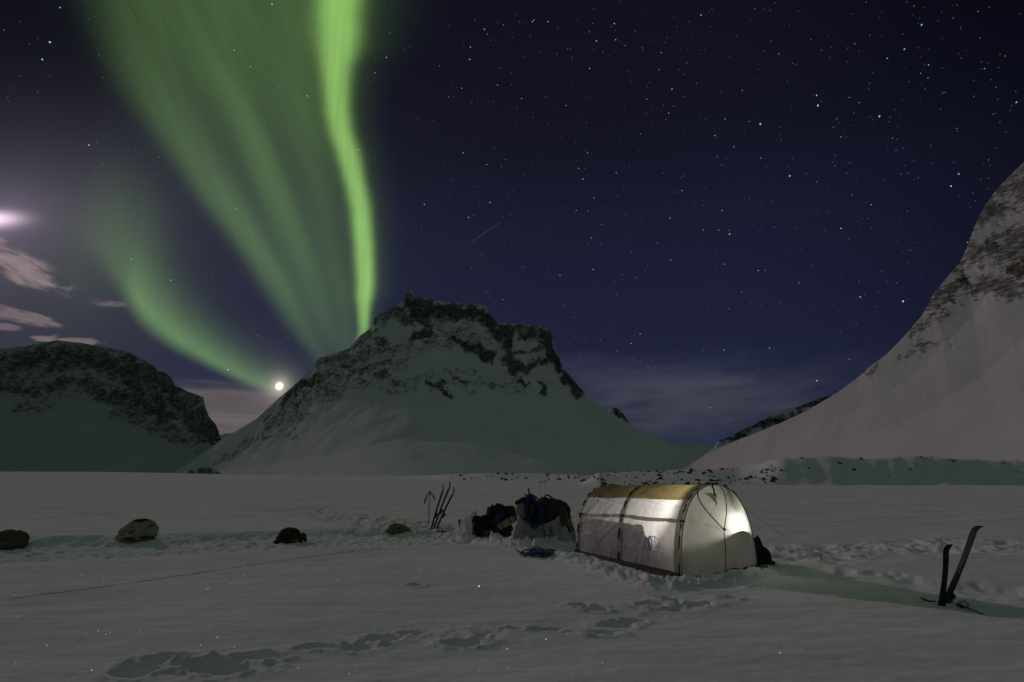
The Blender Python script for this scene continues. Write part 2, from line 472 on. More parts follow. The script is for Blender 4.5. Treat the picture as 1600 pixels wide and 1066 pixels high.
# ------------------------------------------------------------------ mountains
def mountain(name, prof, Yf, Slo, Shi, material, rockfn, du=0.0016, nt_rows=220, g=None, jag=0.004, amp=1.0, seed=1, zfoot=0.0, gully=1.0, slope_break=None):
    P = sorted(uv(*p) for p in prof)
    pu = np.array([p[0] for p in P]); pv = np.array([p[1] for p in P])
    us = np.arange(pu[0], pu[-1], du)
    vr = np.interp(us, pu, pv)
    # craggy skyline
    cragw = np.clip(rockfn(us, vr * 0 + 1.0, vr), 0, 1)
    vr = vr + cragw * (fbm(us * 60, us * 0 + 3, seed, 4, .6) * jag) + (1 - cragw) * fbm(us * 20, us * 0 + 9, seed, 3) * jag * .15
    vr = np.maximum(vr, 0.0005)
    q = np.sqrt(1 + us * us)
    yf = np.array([Yf(u) for u in us])
    w = np.clip(vr / .7, 0, 1)
    Ss = Slo * (1 - w) + Shi * w
    ks = int(0.07 / du); ker = np.hanning(2 * ks + 1); ker /= ker.sum()
    sm_ = lambda a: np.convolve(np.pad(a, ks, mode='edge'), ker, mode='valid')
    vs_ = sm_(vr); ws = np.clip(vs_ / .7, 0, 1); Ss = Slo * (1 - ws) + Shi * ws
    yf = sm_(yf)
    Yr = sm_(yf / np.maximum(1 - vs_ / (Ss * q), 0.08))
    zr = vr * Yr + CAM_H
    k2 = int(0.035 / du); kr2 = np.hanning(2 * k2 + 1); kr2 /= kr2.sum()
    vlow = np.convolve(np.pad(vr, k2, mode='edge'), kr2, mode='valid')
    vlow = vlow * .5 + vs_ * .5
    t = np.concatenate([[-0.03], np.linspace(0, 1, nt_rows)])
    T = t[:, None] * np.ones_like(us)[None]
    if g is None:
        G = lambda t: np.where(t < 0, t, 0.55 * t + 0.45 * t ** 2.2)
    else: G = g
    Y = yf + T * (Yr - yf)
    ve = vlow + (vr - vlow) * np.clip(T, 0, 1) ** 3
    Z = zfoot * (1 - T) + (ve * Yr + CAM_H) * G(T)
    Uu = np.ones_like(T) * us
    X = Uu * Y
    rock = rockfn(Uu, np.clip(T, 0, 1), (Z - CAM_H) / Y)
    scale = np.mean(Yr)
    fade = np.clip(T, 0, 1) ** 0.7 * (1 - sst(T, 0.93, 1.0) * 0.85)
    # gullies and crags, in metres of real relief
    k = 1.0 / (scale * 0.035)
    big = fbm(X * k * .45, Y * k * .45, seed + 11, 4, .5) * scale * 0.020
    rid = (ridged(X * k * 1.1, Z * k * .5 + Y * k * .3, seed + 5, 5, .6) - .5) * scale * 0.018
    sm = fbm(X * k * .8, Z * k * .5, seed + 21, 3) * scale * 0.0016
    rk = np.clip(rock, 0, 1.0)
    led = Z / (scale * 0.018) + fbm(X * k * .3, Y * k * .3, seed + 33, 3) * 2.0
    ledge = (np.abs((led % 1.0) - .5) - .25) * scale * 0.006
    D = (big * gully * (0.5 + 0.5 * rk) + rid * rk + sm + ledge * rk) * amp * fade
    # push along the outward/up direction
    dirx = -Uu / np.sqrt(1 + Uu ** 2); diry = -1 / np.sqrt(1 + Uu ** 2)
    X2 = X + dirx * D * 0.8; Y2 = Y + diry * D * 0.8; Z2 = Z + D * 0.45
    # never rise above the traced skyline by more than a crag
    lim = CAM_H + (vr + 0.0006) * Y2
    Z2 = np.minimum(Z2, lim)
    rows = [np.stack([X2, Y2, Z2], -1)]
    rk_rows = [rock]
    back = []
    for s_, zz in ((0.05, .97), (0.14, .88), (0.35, .6), (0.7, .2), (1.0, -0.05)):
        d = s_ * (zr / 0.6 + 60)
        Yb = Yr + d
        back.append(np.stack([us * Yb, Yb, zr * zz - d * 0.02], -1)); rk_rows.append(rock[-1:] * .8)
    co = np.concatenate([rows[0], np.stack(back, 0)], 0)
    rk_all = np.concatenate([r if r.ndim == 2 else r[None] for r in rk_rows], 0)
    nr, nc = co.shape[:2]
    o = mesh_np(name, co.reshape(-1, 3), grid_faces(nr, nc)[:, ::1], material, None, True)
    at_ = o.data.attributes.new('rock', 'FLOAT', 'POINT')
    at_.data.foreach_set('value', rk_all.astype(np.float32).ravel())
    tag(o, kind='structure')
    return o

def px_mask(U_, V_, lines):
    """rock bands traced as polylines (photo px, half thickness px, strength)"""
    m = np.zeros(np.shape(U_))
    wu = fbm(U_ * 30, V_ * 30, 91, 5, .62) * 22 / F; wv_ = fbm(U_ * 30, V_ * 30, 191, 5, .62) * 16 / F
    U_, V_ = U_ + wu, V_ + wv_
    for pts, th, k in lines:
        P = [uv(*p) for p in pts]
        d, _ = seg_dist(U_, V_, P)
        n = fbm(U_ * 55, V_ * 55, 77, 3) * 0.6
        m = np.maximum(m, k * (1 - sst(d * F / th + n * 1.3, 0.2, 1.55)))
    return m

MC = mountain_mat('mountain_rock_and_snow', (.085, .090, .078), (.26, .26, .23), (.74, .77, .75), 0.03)
center_prof = [(225, 744), (270, 738), (300, 722), (345, 688), (400, 655), (430, 627), (470, 593), (490, 573), (497, 560), (520, 553), (545, 545), (562, 525),
               (580, 512), (586, 496), (600, 487), (618, 478), (632, 470), (634, 456), (640, 452), (647, 455), (650, 461), (668, 467), (700, 473),
               (720, 474), (742, 474), (760, 478), (768, 494), (782, 505), (800, 506), (830, 508), (850, 511), (860, 518), (868, 545), (880, 574),
               (895, 592), (915, 616), (940, 636), (970, 655), (1010, 676), (1050, 694), (1080, 707), (1110, 716), (1160, 728), (1230, 740)]
c_bands = [([(640, 470), (660, 490), (700, 488), (750, 490), (770, 505)], 17, 1.0),
           ([(590, 495), (620, 485), (640, 500)], 13, .72),
           ([(545, 545), (580, 520), (600, 540), (560, 560)], 12, .55),
           ([(497, 565), (530, 560), (560, 575), (600, 585), (620, 600)], 13, .55),
           ([(440, 628), (470, 605), (500, 585)], 9, .8),
           ([(660, 500), (670, 515), (645, 530)], 9, .85),
           ([(718, 535), (745, 545), (765, 560)], 9, .95),
           ([(765, 508), (790, 530), (800, 555), (800, 575)], 13, .9),
           ([(785, 512), (830, 520), (855, 530)], 11, .85),
           ([(850, 520), (862, 550), (880, 580), (905, 612)], 12, .95),
           ([(800, 570), (830, 570), (860, 560)], 9, .8),
           ([(790, 545), (820, 550), (850, 545)], 5, .7),
           ([(815, 590), (822, 604)], 5, .9), ([(842, 598), (856, 618)], 5, .9),
           ([(705, 580), (712, 592), (725, 604)], 4, .8), ([(665, 596), (690, 604), (704, 620)], 3.4, .9),
           ([(420, 650), (480, 620), (560, 590)], 22, .40), ([(470, 600), (540, 575), (620, 560)], 26, .42),
           ([(380, 690), (430, 665), (480, 650)], 8, .38), ([(330, 722), (400, 690), (460, 680)], 6, .36),
           ([(300, 738), (350, 742)], 4, .7), ([(600, 600), (700, 590), (800, 600)], 26, .26),
           ([(640, 540), (720, 520), (760, 540)], 22, .36)]
def rock_c(U_, T_, V_):
    return px_mask(U_, V_, c_bands)
def gC(t):
    return np.where(t < 0, t, np.interp(t, [0, .25, .5, .7, .85, 1], [0, .13, .34, .56, .80, 1.0]))
mountain('mountain', center_prof, lambda u: 1150 + 3000 * .05 * math.log(1 + math.exp((-.25 - u) / .05)) + 700 * max(0, u - .1), 0.62, 0.80, MC, rock_c, du=0.0010, nt_rows=300, g=gC, jag=0.0035, seed=3)

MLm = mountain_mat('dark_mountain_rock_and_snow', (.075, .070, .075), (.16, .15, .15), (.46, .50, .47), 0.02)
left_prof = [(-420, 600), (-200, 560), (-60, 552), (0, 545), (40, 541), (68, 535), (90, 532), (130, 536), (165, 543), (200, 550), (225, 562), (240, 572), (246, 580),
             (258, 582), (270, 594), (272, 602), (290, 610), (318, 621), (320, 634), (326, 650), (338, 664), (345, 686), (352, 700), (380, 735)]
l_bands = [([(-200, 590), (0, 575), (60, 560), (130, 560), (200, 575), (250, 600)], 28, .66),
           ([(-100, 620), (0, 600), (60, 610), (120, 595), (180, 620), (230, 640)], 18, .62),
           ([(240, 590), (270, 610), (300, 650), (340, 685)], 26, .70),
           ([(180, 640), (240, 665), (300, 690)], 14, .52), ([(20, 640), (70, 630)], 12, .4), ([(200, 600), (260, 650)], 20, .7)]
def rock_l(U_, T_, V_): return px_mask(U_, V_, l_bands)
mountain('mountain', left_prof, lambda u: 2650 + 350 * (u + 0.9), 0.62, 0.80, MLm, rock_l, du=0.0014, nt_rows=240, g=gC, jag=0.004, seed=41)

MR = mountain_mat('right_mountain_rock_and_snow', (.20, .165, .135), (.38, .33, .28), (.70, .69, .68), 0.05)
right_prof = [(1060, 738), (1085, 722), (1110, 705), (1165, 683), (1218, 662), (1260, 642), (1291, 624), (1312, 611), (1338, 592), (1359, 573), (1386, 553), (1407, 532), (1428, 508),
              (1441, 493), (1451, 474), (1459, 458), (1472, 443), (1488, 424), (1504, 403), (1513, 382), (1520, 361), (1529, 340), (1541, 319), (1556, 298), (1577, 275), (1600, 254), (1660, 205), (1740, 150), (1850, 90), (2000, 60)]
r_bands = [([(1455, 468), (1500, 445), (1560, 450), (1620, 440), (1800, 420)], 22, .50),
           ([(1500, 400), (1540, 390), (1600, 380), (1800, 360)], 34, .50),
           ([(1530, 330), (1570, 320), (1620, 300)], 30, .50), ([(1575, 290), (1620, 270), (1800, 200)], 32, .48),
           ([(1500, 435), (1515, 445)], 7, .95), ([(1580, 425), (1600, 415)], 9, 1.0),
           ([(1420, 520), (1450, 500), (1480, 490)], 8, .38), ([(1400, 560), (1440, 540), (1480, 535)], 9, .30), ([(1350, 585), (1372, 568)], 5, .34)]
def rock_r(U_, T_, V_): return px_mask(U_, V_, r_bands)
def r_foot(u): return 640 / (u + 0.42)
def gR(t):
    return np.where(t < 0, t, np.interp(t, [0, .2, .5, .75, .9, 1], [0, .13, .38, .66, .86, 1.0]))
mountain('mountain', right_prof, lambda u: 430 / (u + 0.24), 0.80, 1.15, MR, rock_r, du=0.0012, nt_rows=300, g=gR, jag=0.004, seed=57, amp=.6, gully=.5)

# far summits seen through the gaps
MF = mountain_mat('far_summit_rock_and_snow', (.06, .065, .07), (.12, .12, .12), (.60, .68, .70), 0.008)
def rk_const(bands):
    return lambda U_, T_, V_: px_mask(U_, V_, bands)
mountain('distant_peak', [(925, 672), (938, 652), (950, 643), (958, 637), (968, 640), (976, 650), (982, 660), (1000, 690), (1020, 720)], lambda u: 5200, .8, .9, MF,
         rk_const([([(962, 640), (976, 655), (984, 668)], 7, .9), ([(950, 640), (962, 637)], 3, .8)]), du=.0012, nt_rows=60, g=gC, jag=.002, seed=71)
mountain('distant_ridge', [(1080, 716), (1116, 700), (1121, 690), (1135, 684), (1160, 672), (1180, 662), (1200, 652), (1225, 640), (1250, 636), (1275, 624), (1300, 617), (1400, 590), (1500, 570)],
         lambda u: 2600, .7, .8, MF, rk_const([([(1120, 693), (1160, 678), (1200, 662), (1250, 650)], 7, .75), ([(1250, 638), (1300, 620), (1400, 595)], 8, .9)]), du=.0012, nt_rows=90, g=gC, jag=.003, seed=81)
mountain('distant_hill', [(1020, 726), (1050, 694), (1075, 690), (1100, 694), (1125, 700), (1200, 720)], lambda u: 4200, .6, .7, MF, rk_const([([(0, 0), (1, 1)], 1, 0)]), du=.002, nt_rows=40, g=gC, jag=.001, seed=91)
mountain('distant_hill', [(300, 700), (335, 684), (350, 678), (372, 676), (390, 680), (440, 700)], lambda u: 5200, .6, .7, MF, rk_const([([(0, 0), (1, 1)], 1, 0)]), du=.002, nt_rows=40, g=gC, jag=.001, seed=95)

# ------------------------------------------------------------------ snow plain
def G2(pts): return [tuple(gp(*p)[:2]) for p in pts]
TRAIL_DOGS = G2([(-260, 857), (0, 857), (120, 855), (214, 851), (340, 847), (460, 842), (560, 839), (640, 836), (690, 837)])
TRAIL_BACK = G2([(470, 796), (540, 806), (600, 815), (650, 826)])
TRAIL_RIGHT = G2([(1190, 888), (1260, 895), (1350, 903), (1450, 918), (1560, 930), (1720, 945)])
ROUGH_R = G2([(1180, 860), (1240, 868), (1330, 862), (1440, 858), (1600, 850)])
# dug footholes: photo px, radii in metres (along, across), depth
HOLES = [(215, 1052, .26, .11, .15), (262, 1034, .30, .08, .14), (345, 1048, .34, .13, .20), (405, 1030, .28, .07, .13), (500, 1012, .26, .06, .13),
         (552, 1014, .22, .07, .17), (598, 1000, .22, .07, .17), (640, 992, .16, .05, .12), (722, 1006, .24, .08, .20), (752, 996, .10, .05, .13),
         (800, 983, .20, .05, .14), (860, 985, .20, .05, .08), (905, 948, .16, .06, .14), (930, 952, .2, .07, .16), (962, 976, .24, .08, .20), (990, 970, .18, .06, .16),
         (1015, 944, .24, .08, .18), (1045, 938, .18, .07, .15), (1090, 944, .26, .06, .16), (1140, 935, .2, .06, .12), (1180, 920, .16, .05, .08),
         (650, 918, .13, .05, .06), (940, 990, .2, .06, .08)]
TRAIL_FRONT = G2([(180, 1060), (350, 1040), (500, 1012), (640, 995), (760, 992), (850, 978), (960, 972), (1050, 942), (1150, 930), (1210, 905)])
CLODS_T = G2([(880, 868), (925, 886), (985, 905), (1035, 917), (1110, 913), (1180, 900), (1215, 884)])
MOUND = gp(850, 852)
HEAP_LINE = G2([(725, 838), (770, 844), (800, 851), (830, 855), (870, 855), (903, 856)])
BANK_COLS = [(560, 748.5, 746, 130), (640, 749, 744.5, 130), (700, 752, 740, 120), (760, 753, 737.5, 110), (860, 752, 739, 110), (895, 753, 741, 110), (935, 761, 736.5, 90), (1000, 760, 735.5, 80),
            (1100, 760, 731, 78), (1160, 759, 727, 75), (1220, 758.6, 718, 72), (1290, 758.6, 715, 72), (1350, 758.6, 718, 72), (1400, 758.6, 716, 70), (1450, 758.6, 715, 70),
            (1540, 758.6, 720, 70), (1600, 758.6, 721, 70), (1750, 758.6, 717, 70), (2100, 758.6, 716, 68)]   # photo px, base row, top row
def bank(x, y):
    """low moraine banks beyond the plain"""
    far = [c for c in BANK_COLS if c[0] < 910]; near = [(905, 761, 742, 0)] + [c for c in BANK_COLS if c[0] > 910]
    return np.maximum(bank1(x, y, far, 1), bank1(x, y, near, 2))
def bank1(x, y, cols, kind):
    us, yb, zt = [], [], []
    for px, b, t, _ in cols:
        u, v = uv(px, b); Yb = -CAM_H / v
        Yt = Yb * 1.16
        us.append(u); yb.append(Yb); zt.append(CAM_H + uv(px, t)[1] * Yt)
    yy = np.maximum(y, .5); u = x / yy
    YB = np.interp(u, us, yb); ZT = np.interp(u, us, zt)
    YB = YB * (1 + 0.008 * perlin(u * 30, u * 0, 5))
    r = y / YB
    steep = sst(u, uv(1150, 740)[0], uv(1230, 740)[0])
    w_ = 1.34 - .24 * steep
    up = np.clip((r - .985) / (w_ - .985), 0, 1); up = up * up * (3 - 2 * up) * .5 + up * .5
    down = 1 - sst(r, 1.25, 1.9) * 0.9
    nz = (fbm(x * .16, y * .16, 9, 4) * 0.9 + ridged(x * .5, y * .5, 19, 3) * .35 - .15) * (1 - .8 * steep)
    m = up * down * sst(u, us[0] - .002, us[0] + .035) * (1 - (sst(u, us[-1], us[-1] + .06) if kind == 1 else 0))
    return m * (ZT - 0.05) + np.where(r < 2, m * (1 - sst(r, 1.08, 1.14) * .7) * nz, 0) * np.clip(ZT, 0, 1)
def gh(x, y):
    x = np.asarray(x, float); y = np.asarray(y, float)
    d = np.hypot(x, y)
    # wind-packed surface: long low waves and thin sastrugi edges running left to right
    z = 0.09 * fbm(x * .09, y * .16, 1, 3)
    z = z + 0.034 * fbm(x * .45, y * 1.0, 2, 4) + 0.010 * ridged(x * .8, y * 2.6, 4, 3)
    z = z + (0.0045 * fbm(x * 5, y * 9, 6, 3)) * (1 - sst(d, 12, 30))
    z = z + 0.35 * fbm(x * .01, y * .02, 8, 3) * sst(d, 60, 400) * (1 - sst(d, 900, 2500))
    z = z * (0.4 + 0.6 * sst(d, 1.5, 5))
    z = z + 0.10 * np.clip(ridged(x * .07, y * .26, 14, 4) - .45, 0, 1) * sst(d, 12, 25) + .06 * fbm(x * .35, y * .7, 15, 3) * sst(d, 14, 30) * (1 - sst(d, 70, 200))
    # trampled ground
    rough = 0.10 * fbm(x * 2.2, y * 1.8, 21, 4, .55) + 0.035 * ridged(x * 2.6, y * 3.0, 22, 3)
    d1, p1 = seg_dist(x, y, TRAIL_DOGS)
    wv = fbm(x * .4, y * .4, 31, 2) * .45 + fbm(x * 1.9, y * 1.9, 35, 3) * .30
    m = 1 - sst(d1 + wv, 1.3, 2.3)
    fine = .055 * fbm(x * 3.6, y * 2.8, 25, 3, .55) + .022 * ridged(x * 5.5, y * 4.5, 26, 2)
    z = z - (0.14 + .05 * sst(-x, 4, 9)) * m + (rough * .45 + fine) * m
    d2, _ = seg_dist(x, y, TRAIL_BACK); m = 1 - sst(d2 + wv * 2, .7, 1.9)
    z = z - .05 * m + rough * m * 1.3
    d3, _ = seg_dist(x, y, TRAIL_RIGHT); m = 1 - sst(d3 + wv, .45, .75)
    z = z - .10 * m + rough * m * .35
    d4, _ = seg_dist(x, y, ROUGH_R); m = 1 - sst(d4 + wv * 1.5, .5, 1.5)
    z = z - .03 * m + rough * m * 1.2
    # footholes
    clod = np.clip(fbm(x * 9, y * 9, 55, 2, .5) + .05, 0, .6)
    d5, p5 = seg_dist(x, y, TRAIL_FRONT); m = (1 - sst(d5 + wv * .8, .12, .42)) * (.25 + .75 * sst(fbm(x * .8, y * .8, 88, 2), -.1, .3))
    z = z + (rough * .55 - .02) * m
    for k, (px, py, a, b, dp) in enumerate(HOLES):
        c = gp(px, py)
        jx = fbm(x * 3, y * 3, 60 + k, 2) * .25
        e = np.sqrt(((x - c.x) / (a * .8)) ** 2 + ((y - c.y) / (b * 1.5)) ** 2) + jx
        near = e < 3.2
        if not near.any(): continue
        z = z - dp * 1.0 * (1 - sst(e, .45, 1.0))
        rim = sst(e, .85, 1.15) * (1 - sst(e, 1.2, 2.2))
        z = z + rim * (0.012 + .035 * clod) 
    # clods heaped round the tent, the dug-out gear place and its mound
    clod2 = np.clip(ridged(x * 3.2, y * 3.2, 71, 3, .6) - .25, 0, 1)
    dt, _ = seg_dist(x, y, CLODS_T)
    z = z + (1 - sst(dt, .05, .42)) * (.03 + .17 * clod2)
    dh, _ = seg_dist(x, y, HEAP_LINE)
    z = z + (1 - sst(dh, .12, .50)) * (.05 + .26 * clod2) * (1 + .5 * fbm(x * 1.3, y * 1.3, 73, 2))
    z = z + bank(x, y)
    # the plain lifts a little toward the left valley
    u = x / np.maximum(y, 1)
    z = z + sst(d, 300, 1300) * 6.5 * (1 - sst(u, -.75, -.3))
    return z
def gz(x, y): return float(gh(np.array([x]), np.array([y]))[0])
def on(px, py, dz=0.0):
    p = gp(px, py); 
    for _ in range(3):
        z = gz(p.x, p.y); 
        if abs(z) > .6: break
        p = gp(px, py, z)
    return Vector((p.x, p.y, gz(p.x, p.y) + dz))

az = np.concatenate([np.radians(np.arange(-180, -54, 3.0)), np.radians(np.arange(-54, 54, 0.115)), np.radians(np.arange(54, 180, 3.0))])
r = [0.3]
while r[-1] < 60: r.append(r[-1] * (1.005 if r[-1] > 2.4 else 1.05) if r[-1] < 20 else r[-1] * 1.0065)
while r[-1] < 140: r.append(r[-1] * 1.006)
while r[-1] < 9000: r.append(r[-1] * 1.05)
r = np.array(r)
R_, A_ = np.meshgrid(r, az, indexing='ij')
X_, Y_ = R_ * np.sin(A_), R_ * np.cos(A_)
Zg = gh(X_, Y_)
co = np.stack([X_, Y_, Zg], -1).reshape(-1, 3)
fc = grid_faces(len(r), len(az), closed=True)
c0 = len(co); co = np.concatenate([co, [[0, 0, 0.0]]])
ground = mesh_np('snow_ground', co, fc[:, ::-1], M_SNOW)
tag(ground, kind='structure')
# ------------------------------------------------------------------ stones of the moraine
M_ROCK = simple('dark_stone', (.075, .072, .066), .9, 0, .35, 3.0, .5, .03)
rng = random.Random(5)
rock_meshes = []
for k in range(7):
    bm = bmesh.new(); bmesh.ops.create_icosphere(bm, subdivisions=3, radius=1.0)
    for v in bm.verts:
        n = mnoise.fractal(v.co * 1.1 + Vector((k * 5, 0, 0)), 1.0, 2.0, 4)
        v.co *= 1 + .42 * n
        for ax in (Vector((1, .3, .2)), Vector((-.4, 1, .3)), Vector((.2, -.5, 1)), Vector((-.8, -.6, .5))):
            a = ax.normalized(); d = v.co.dot(a)
            if d > .62: v.co -= a * (d - .62) * .8
        v.co.z *= .7
    me = bpy.data.meshes.new('boulder'); bm.to_mesh(me); bm.free()
    me.materials.append(M_ROCK); me.polygons.foreach_set('use_smooth', np.zeros(len(me.polygons), bool))
    rock_meshes.append(me)
def stone(px, f, size, label, group):
    u = uv(px, 757)[0]
    Y = 1.0
    # walk out to the foot of the bank in this direction, then up it by f
    Yb = float(BANK_BASE(u)) * (1 + f)
    x, y = u * Yb, Yb
    o = bpy.data.objects.new('boulder', rng.choice(rock_meshes))
    o.location = (x, y, gz(x, y) + size * .12)
    o.rotation_euler = (rng.uniform(-.4, .4), rng.uniform(-.4, .4), rng.uniform(0, 6.3))
    o.scale = (size * rng.uniform(.8, 1.4), size * rng.uniform(.8, 1.2), size * rng.uniform(.8, 1.5))
    link(o); tag(o, label, 'boulder', group)
_us = [uv(c[0], c[1])[0] for c in BANK_COLS]; _yb = [-CAM_H / uv(c[0], c[1])[1] for c in BANK_COLS]
def BANK_BASE(u): return np.interp(u, _us, _yb)
for k in range(44):
    px = 700 + 215 * rng.random() ** .9
    stone(px, rng.uniform(.03, .28), rng.choice([.2, .26, .34, .5]), 'small dark stone in the low snowy bank left of the tent', 'stones in the low bank behind the gear')
for k in range(150):
    px = 918 + 300 * rng.random()
    stone(px, rng.uniform(.02, .30) if px < 1150 else rng.uniform(.01, .12), rng.choice([.1, .12, .15, .2, .26, .38]), 'small dark stone in the snowy moraine bank behind the tent', 'stones in the moraine bank behind the tent')
for k in range(34):
    px = 1190 + 420 * rng.random() ** 1.6
    stone(px, rng.uniform(.02, .15), rng.choice([.14, .2, .3]), 'small dark stone in the shaded snow bank right of the tent', 'stones in the shaded bank under the right mountain')

# ------------------------------------------------------------------ stars
def emit_mat(name, rgb, s):
    m = bpy.data.materials.new(name); m.use_nodes = True
    t = m.node_tree; t.nodes.clear()
    e = t.nodes.new('ShaderNodeEmission'); e.inputs[0].default_value = (*rgb, 1); e.inputs[1].default_value = s
    o = t.nodes.new('ShaderNodeOutputMaterial'); t.links.new(e.outputs[0], o.inputs[0])
    m.cycles.emission_sampling = 'NONE'
    return m
star_m = [emit_mat('star_faint', (.75, .78, 1.0), .13), emit_mat('star_mid', (.8, .84, 1.0), .21), emit_mat('star_bright', (.92, .95, 1.0), .75),
          emit_mat('star_blue', (.45, .62, 1.0), .9), emit_mat('star_orange', (1.0, .72, .5), .7)]
sv, sf, si = [], [], []
RS = 90000.0
def add_star(d, rad_px, mi, elong=1.0, ang=0.0):
    d = d.normalized(); s = rad_px / F * RS
    t = d.cross(Vector((0, 0, 1))).normalized(); b = t.cross(d)
    t, b = t * math.cos(ang) + b * math.sin(ang), b * math.cos(ang) - t * math.sin(ang)
    k = len(sv)
    for j in range(6):
        w = j * math.pi / 3
        sv.append(d * RS + t * (math.cos(w) * s * elong) + b * (math.sin(w) * s) + Vector((0, 0, CAM_H)))
    sf.append(tuple(range(k, k + 6))); si.append(mi)
def dpx(px, py):
    u, v = uv(px, py); return Vector((u, 1, v))
named = [(1188, 194, 1.7, 2), (1278, 165, 1.5, 2), (1276, 149, 1.0, 2), (1374, 182, 1.5, 3), (1234, 275, 1.4, 2), (1140, 366, 1.3, 2), (1139, 360, .7, 4), (1411, 471, 1.5, 2), (1276, 595, 1.3, 4),
         (78, 66, 1.7, 3), (66, 93, 1.4, 3), (425, 7, 1.2, 2), (356, 578, 1.3, 2), (732, 340, 1.0, 2), (1117, 212, 1.0, 4), (757, 46, .9, 2), (812, 34, .9, 1), (832, 34, .9, 2), (856, 34, 1.0, 2),
         (926, 37, .9, 1), (960, 37, 1.0, 2), (932, 64, 1.0, 2), (921, 107, 1.0, 4), (734, 93, 1.0, 2), (735, 74, .9, 2), (1030, 110, .9, 1), (942, 82, .8, 1), (815, 154, .9, 3), (1498, 272, 1.2, 3),
         (1486, 291, 1.1, 2), (1440, 39, 1.2, 3), (1413, 77, 1.1, 3), (1588, 160, 1.0, 4), (139, 227, 1.1, 2), (205, 405, .9, 2), (480, 150, 1.0, 2), (267, 438, .9, 2), (1314, 357, 1.1, 4), (1210, 355, .8, 1),
         (1128, 329, .8, 2), (987, 394, .9, 1), (753, 398, .9, 1), (758, 413, .9, 1), (798, 336, .8, 1), (798, 347, .8, 1), (904, 263, .9, 2), (918, 239, .8, 2), (1045, 177, .8, 2), (1128, 258, .9, 1),
         (1064, 278, .9, 1), (1066, 298, .9, 2), (1185, 423, .8, 2), (1132, 413, .8, 2), (1048, 406, .9, 2), (1047, 341, .9, 2), (875, 430, .8, 2), (901, 329, .8, 3), (986, 537, .9, 2), (1131, 547, .8, 2),
         (310, 92, .9, 1), (366, 79, .9, 2), (560, 234, 1.0, 2), (455, 402, 1.0, 1), (407, 279, .8, 1), (94, 12, 1.0, 3), (450, 526, .9, 1), (702, 40, .8, 1), (586, 114, .8, 2), (604, 90, .9, 2), (587, 92, .8, 1)]
for px, py, s, mi in named:
    e = 1.15 + .5 * max(0, (px - 1050) / 500)
    add_star(dpx(px, py), s * .56, mi, e, math.atan2(px - 300, 900) * .9 if px > 800 else .3)
rs_ = random.Random(11)
for k in range(2300):
    a = rs_.uniform(-1.25, 1.25); z = rs_.uniform(.02, 1.35)
    px = 800 + a * 700
    if a < -.1 and rs_.random() < .62: continue
    add_star(Vector((a, 1, z)), rs_.choice([.32, .36, .4, .44, .5, .58]), rs_.choices([0, 1, 4, 3, 2], [9, 2.8, .4, .4, .08])[0], rs_.uniform(1, 1.6), .5)
stars = mesh_np('stars', sv, sf, star_m[0], None, False)
for m in star_m[1:]: stars.data.materials.append(m)
stars.data.polygons.foreach_set('material_index', np.array(si, np.int32))
tag(stars, kind='structure')
mt = MB(); mt.tube([dpx(736, 379).normalized() * 80000, dpx(759, 363).normalized() * 80000, dpx(781, 348.5).normalized() * 80000], [14, 30, 18], 5)
mo = mt.build('meteor', emit_mat('meteor_glow', (.8, .8, 1.0), .085)); tag(mo, 'faint thin diagonal streak of a meteor among the stars above the mountain', 'meteor')

# ------------------------------------------------------------------ tent
def cloth_mat(name, rgb, trans=.35, rgb_t=None, wr=.5, sc=5.0):
    m = bpy.data.materials.new(name); m.use_nodes = True; t = m.node_tree; t.nodes.clear(); S.nt = t
    n = noise_n(objco(), 7.0, 5, .6)
    c = ramp(sstep(n, .3, .7), [x * .9 for x in rgb], [min(1, x * 1.05) for x in rgb])
    d = t.nodes.new('ShaderNodeBsdfDiffuse'); t.links.new(c, d.inputs[0])
    tr = t.nodes.new('ShaderNodeBsdfTranslucent')
    ct = rgb_t or rgb
    t.links.new(ramp(sstep(n, .3, .7), [x * .88 for x in ct], ct), tr.inputs[0])
    gl = t.nodes.new('ShaderNodeBsdfGlossy'); gl.inputs['Roughness'].default_value = .45
    w1 = noise_n(objco(), sc, 4, .6, 1.2)
    bn = bump(w1, wr, .03)
    for q_ in (d, tr, gl): t.links.new(bn, q_.inputs['Normal'])
    mx = t.nodes.new('ShaderNodeMixShader'); mx.inputs[0].default_value = trans
    t.links.new(d.outputs[0], mx.inputs[1]); t.links.new(tr.outputs[0], mx.inputs[2])
    m2 = t.nodes.new('ShaderNodeMixShader'); m2.inputs[0].default_value = .03
    t.links.new(mx.outputs[0], m2.inputs[1]); t.links.new(gl.outputs[0], m2.inputs[2])
    o = t.nodes.new('ShaderNodeOutputMaterial'); t.links.new(m2.outputs[0], o.inputs[0])
    return m
M_WALL = cloth_mat('white_tent_fabric', (.71, .68, .68), .38, (.80, .78, .75))
M_FRONT = cloth_mat('white_front_fabric', (.62, .61, .57), .36, (.76, .76, .70), .35, 3.5)
M_ROOF = cloth_mat('olive_tan_tent_fabric', (.165, .148, .088), .28, (.27, .215, .085), .6)
M_SLEEVE = cloth_mat('khaki_sleeve_fabric', (.42, .42, .31), .20, (.55, .52, .33))
M_BLACK = simple('black_webbing', (.012, .012, .013), .6, 0, .3, 20, .2, .002)
M_FLAP = simple('dark_brown_flap', (.035, .027, .022), .8, 0, .4, 9, .4, .01)
M_LOGO = simple('purple_print', (.26, .21, .33), .8, 0, .35, 14, 0)
M_CORD = simple('pale_cord', (.45, .44, .42), .7, 0, .1, 20, 0)

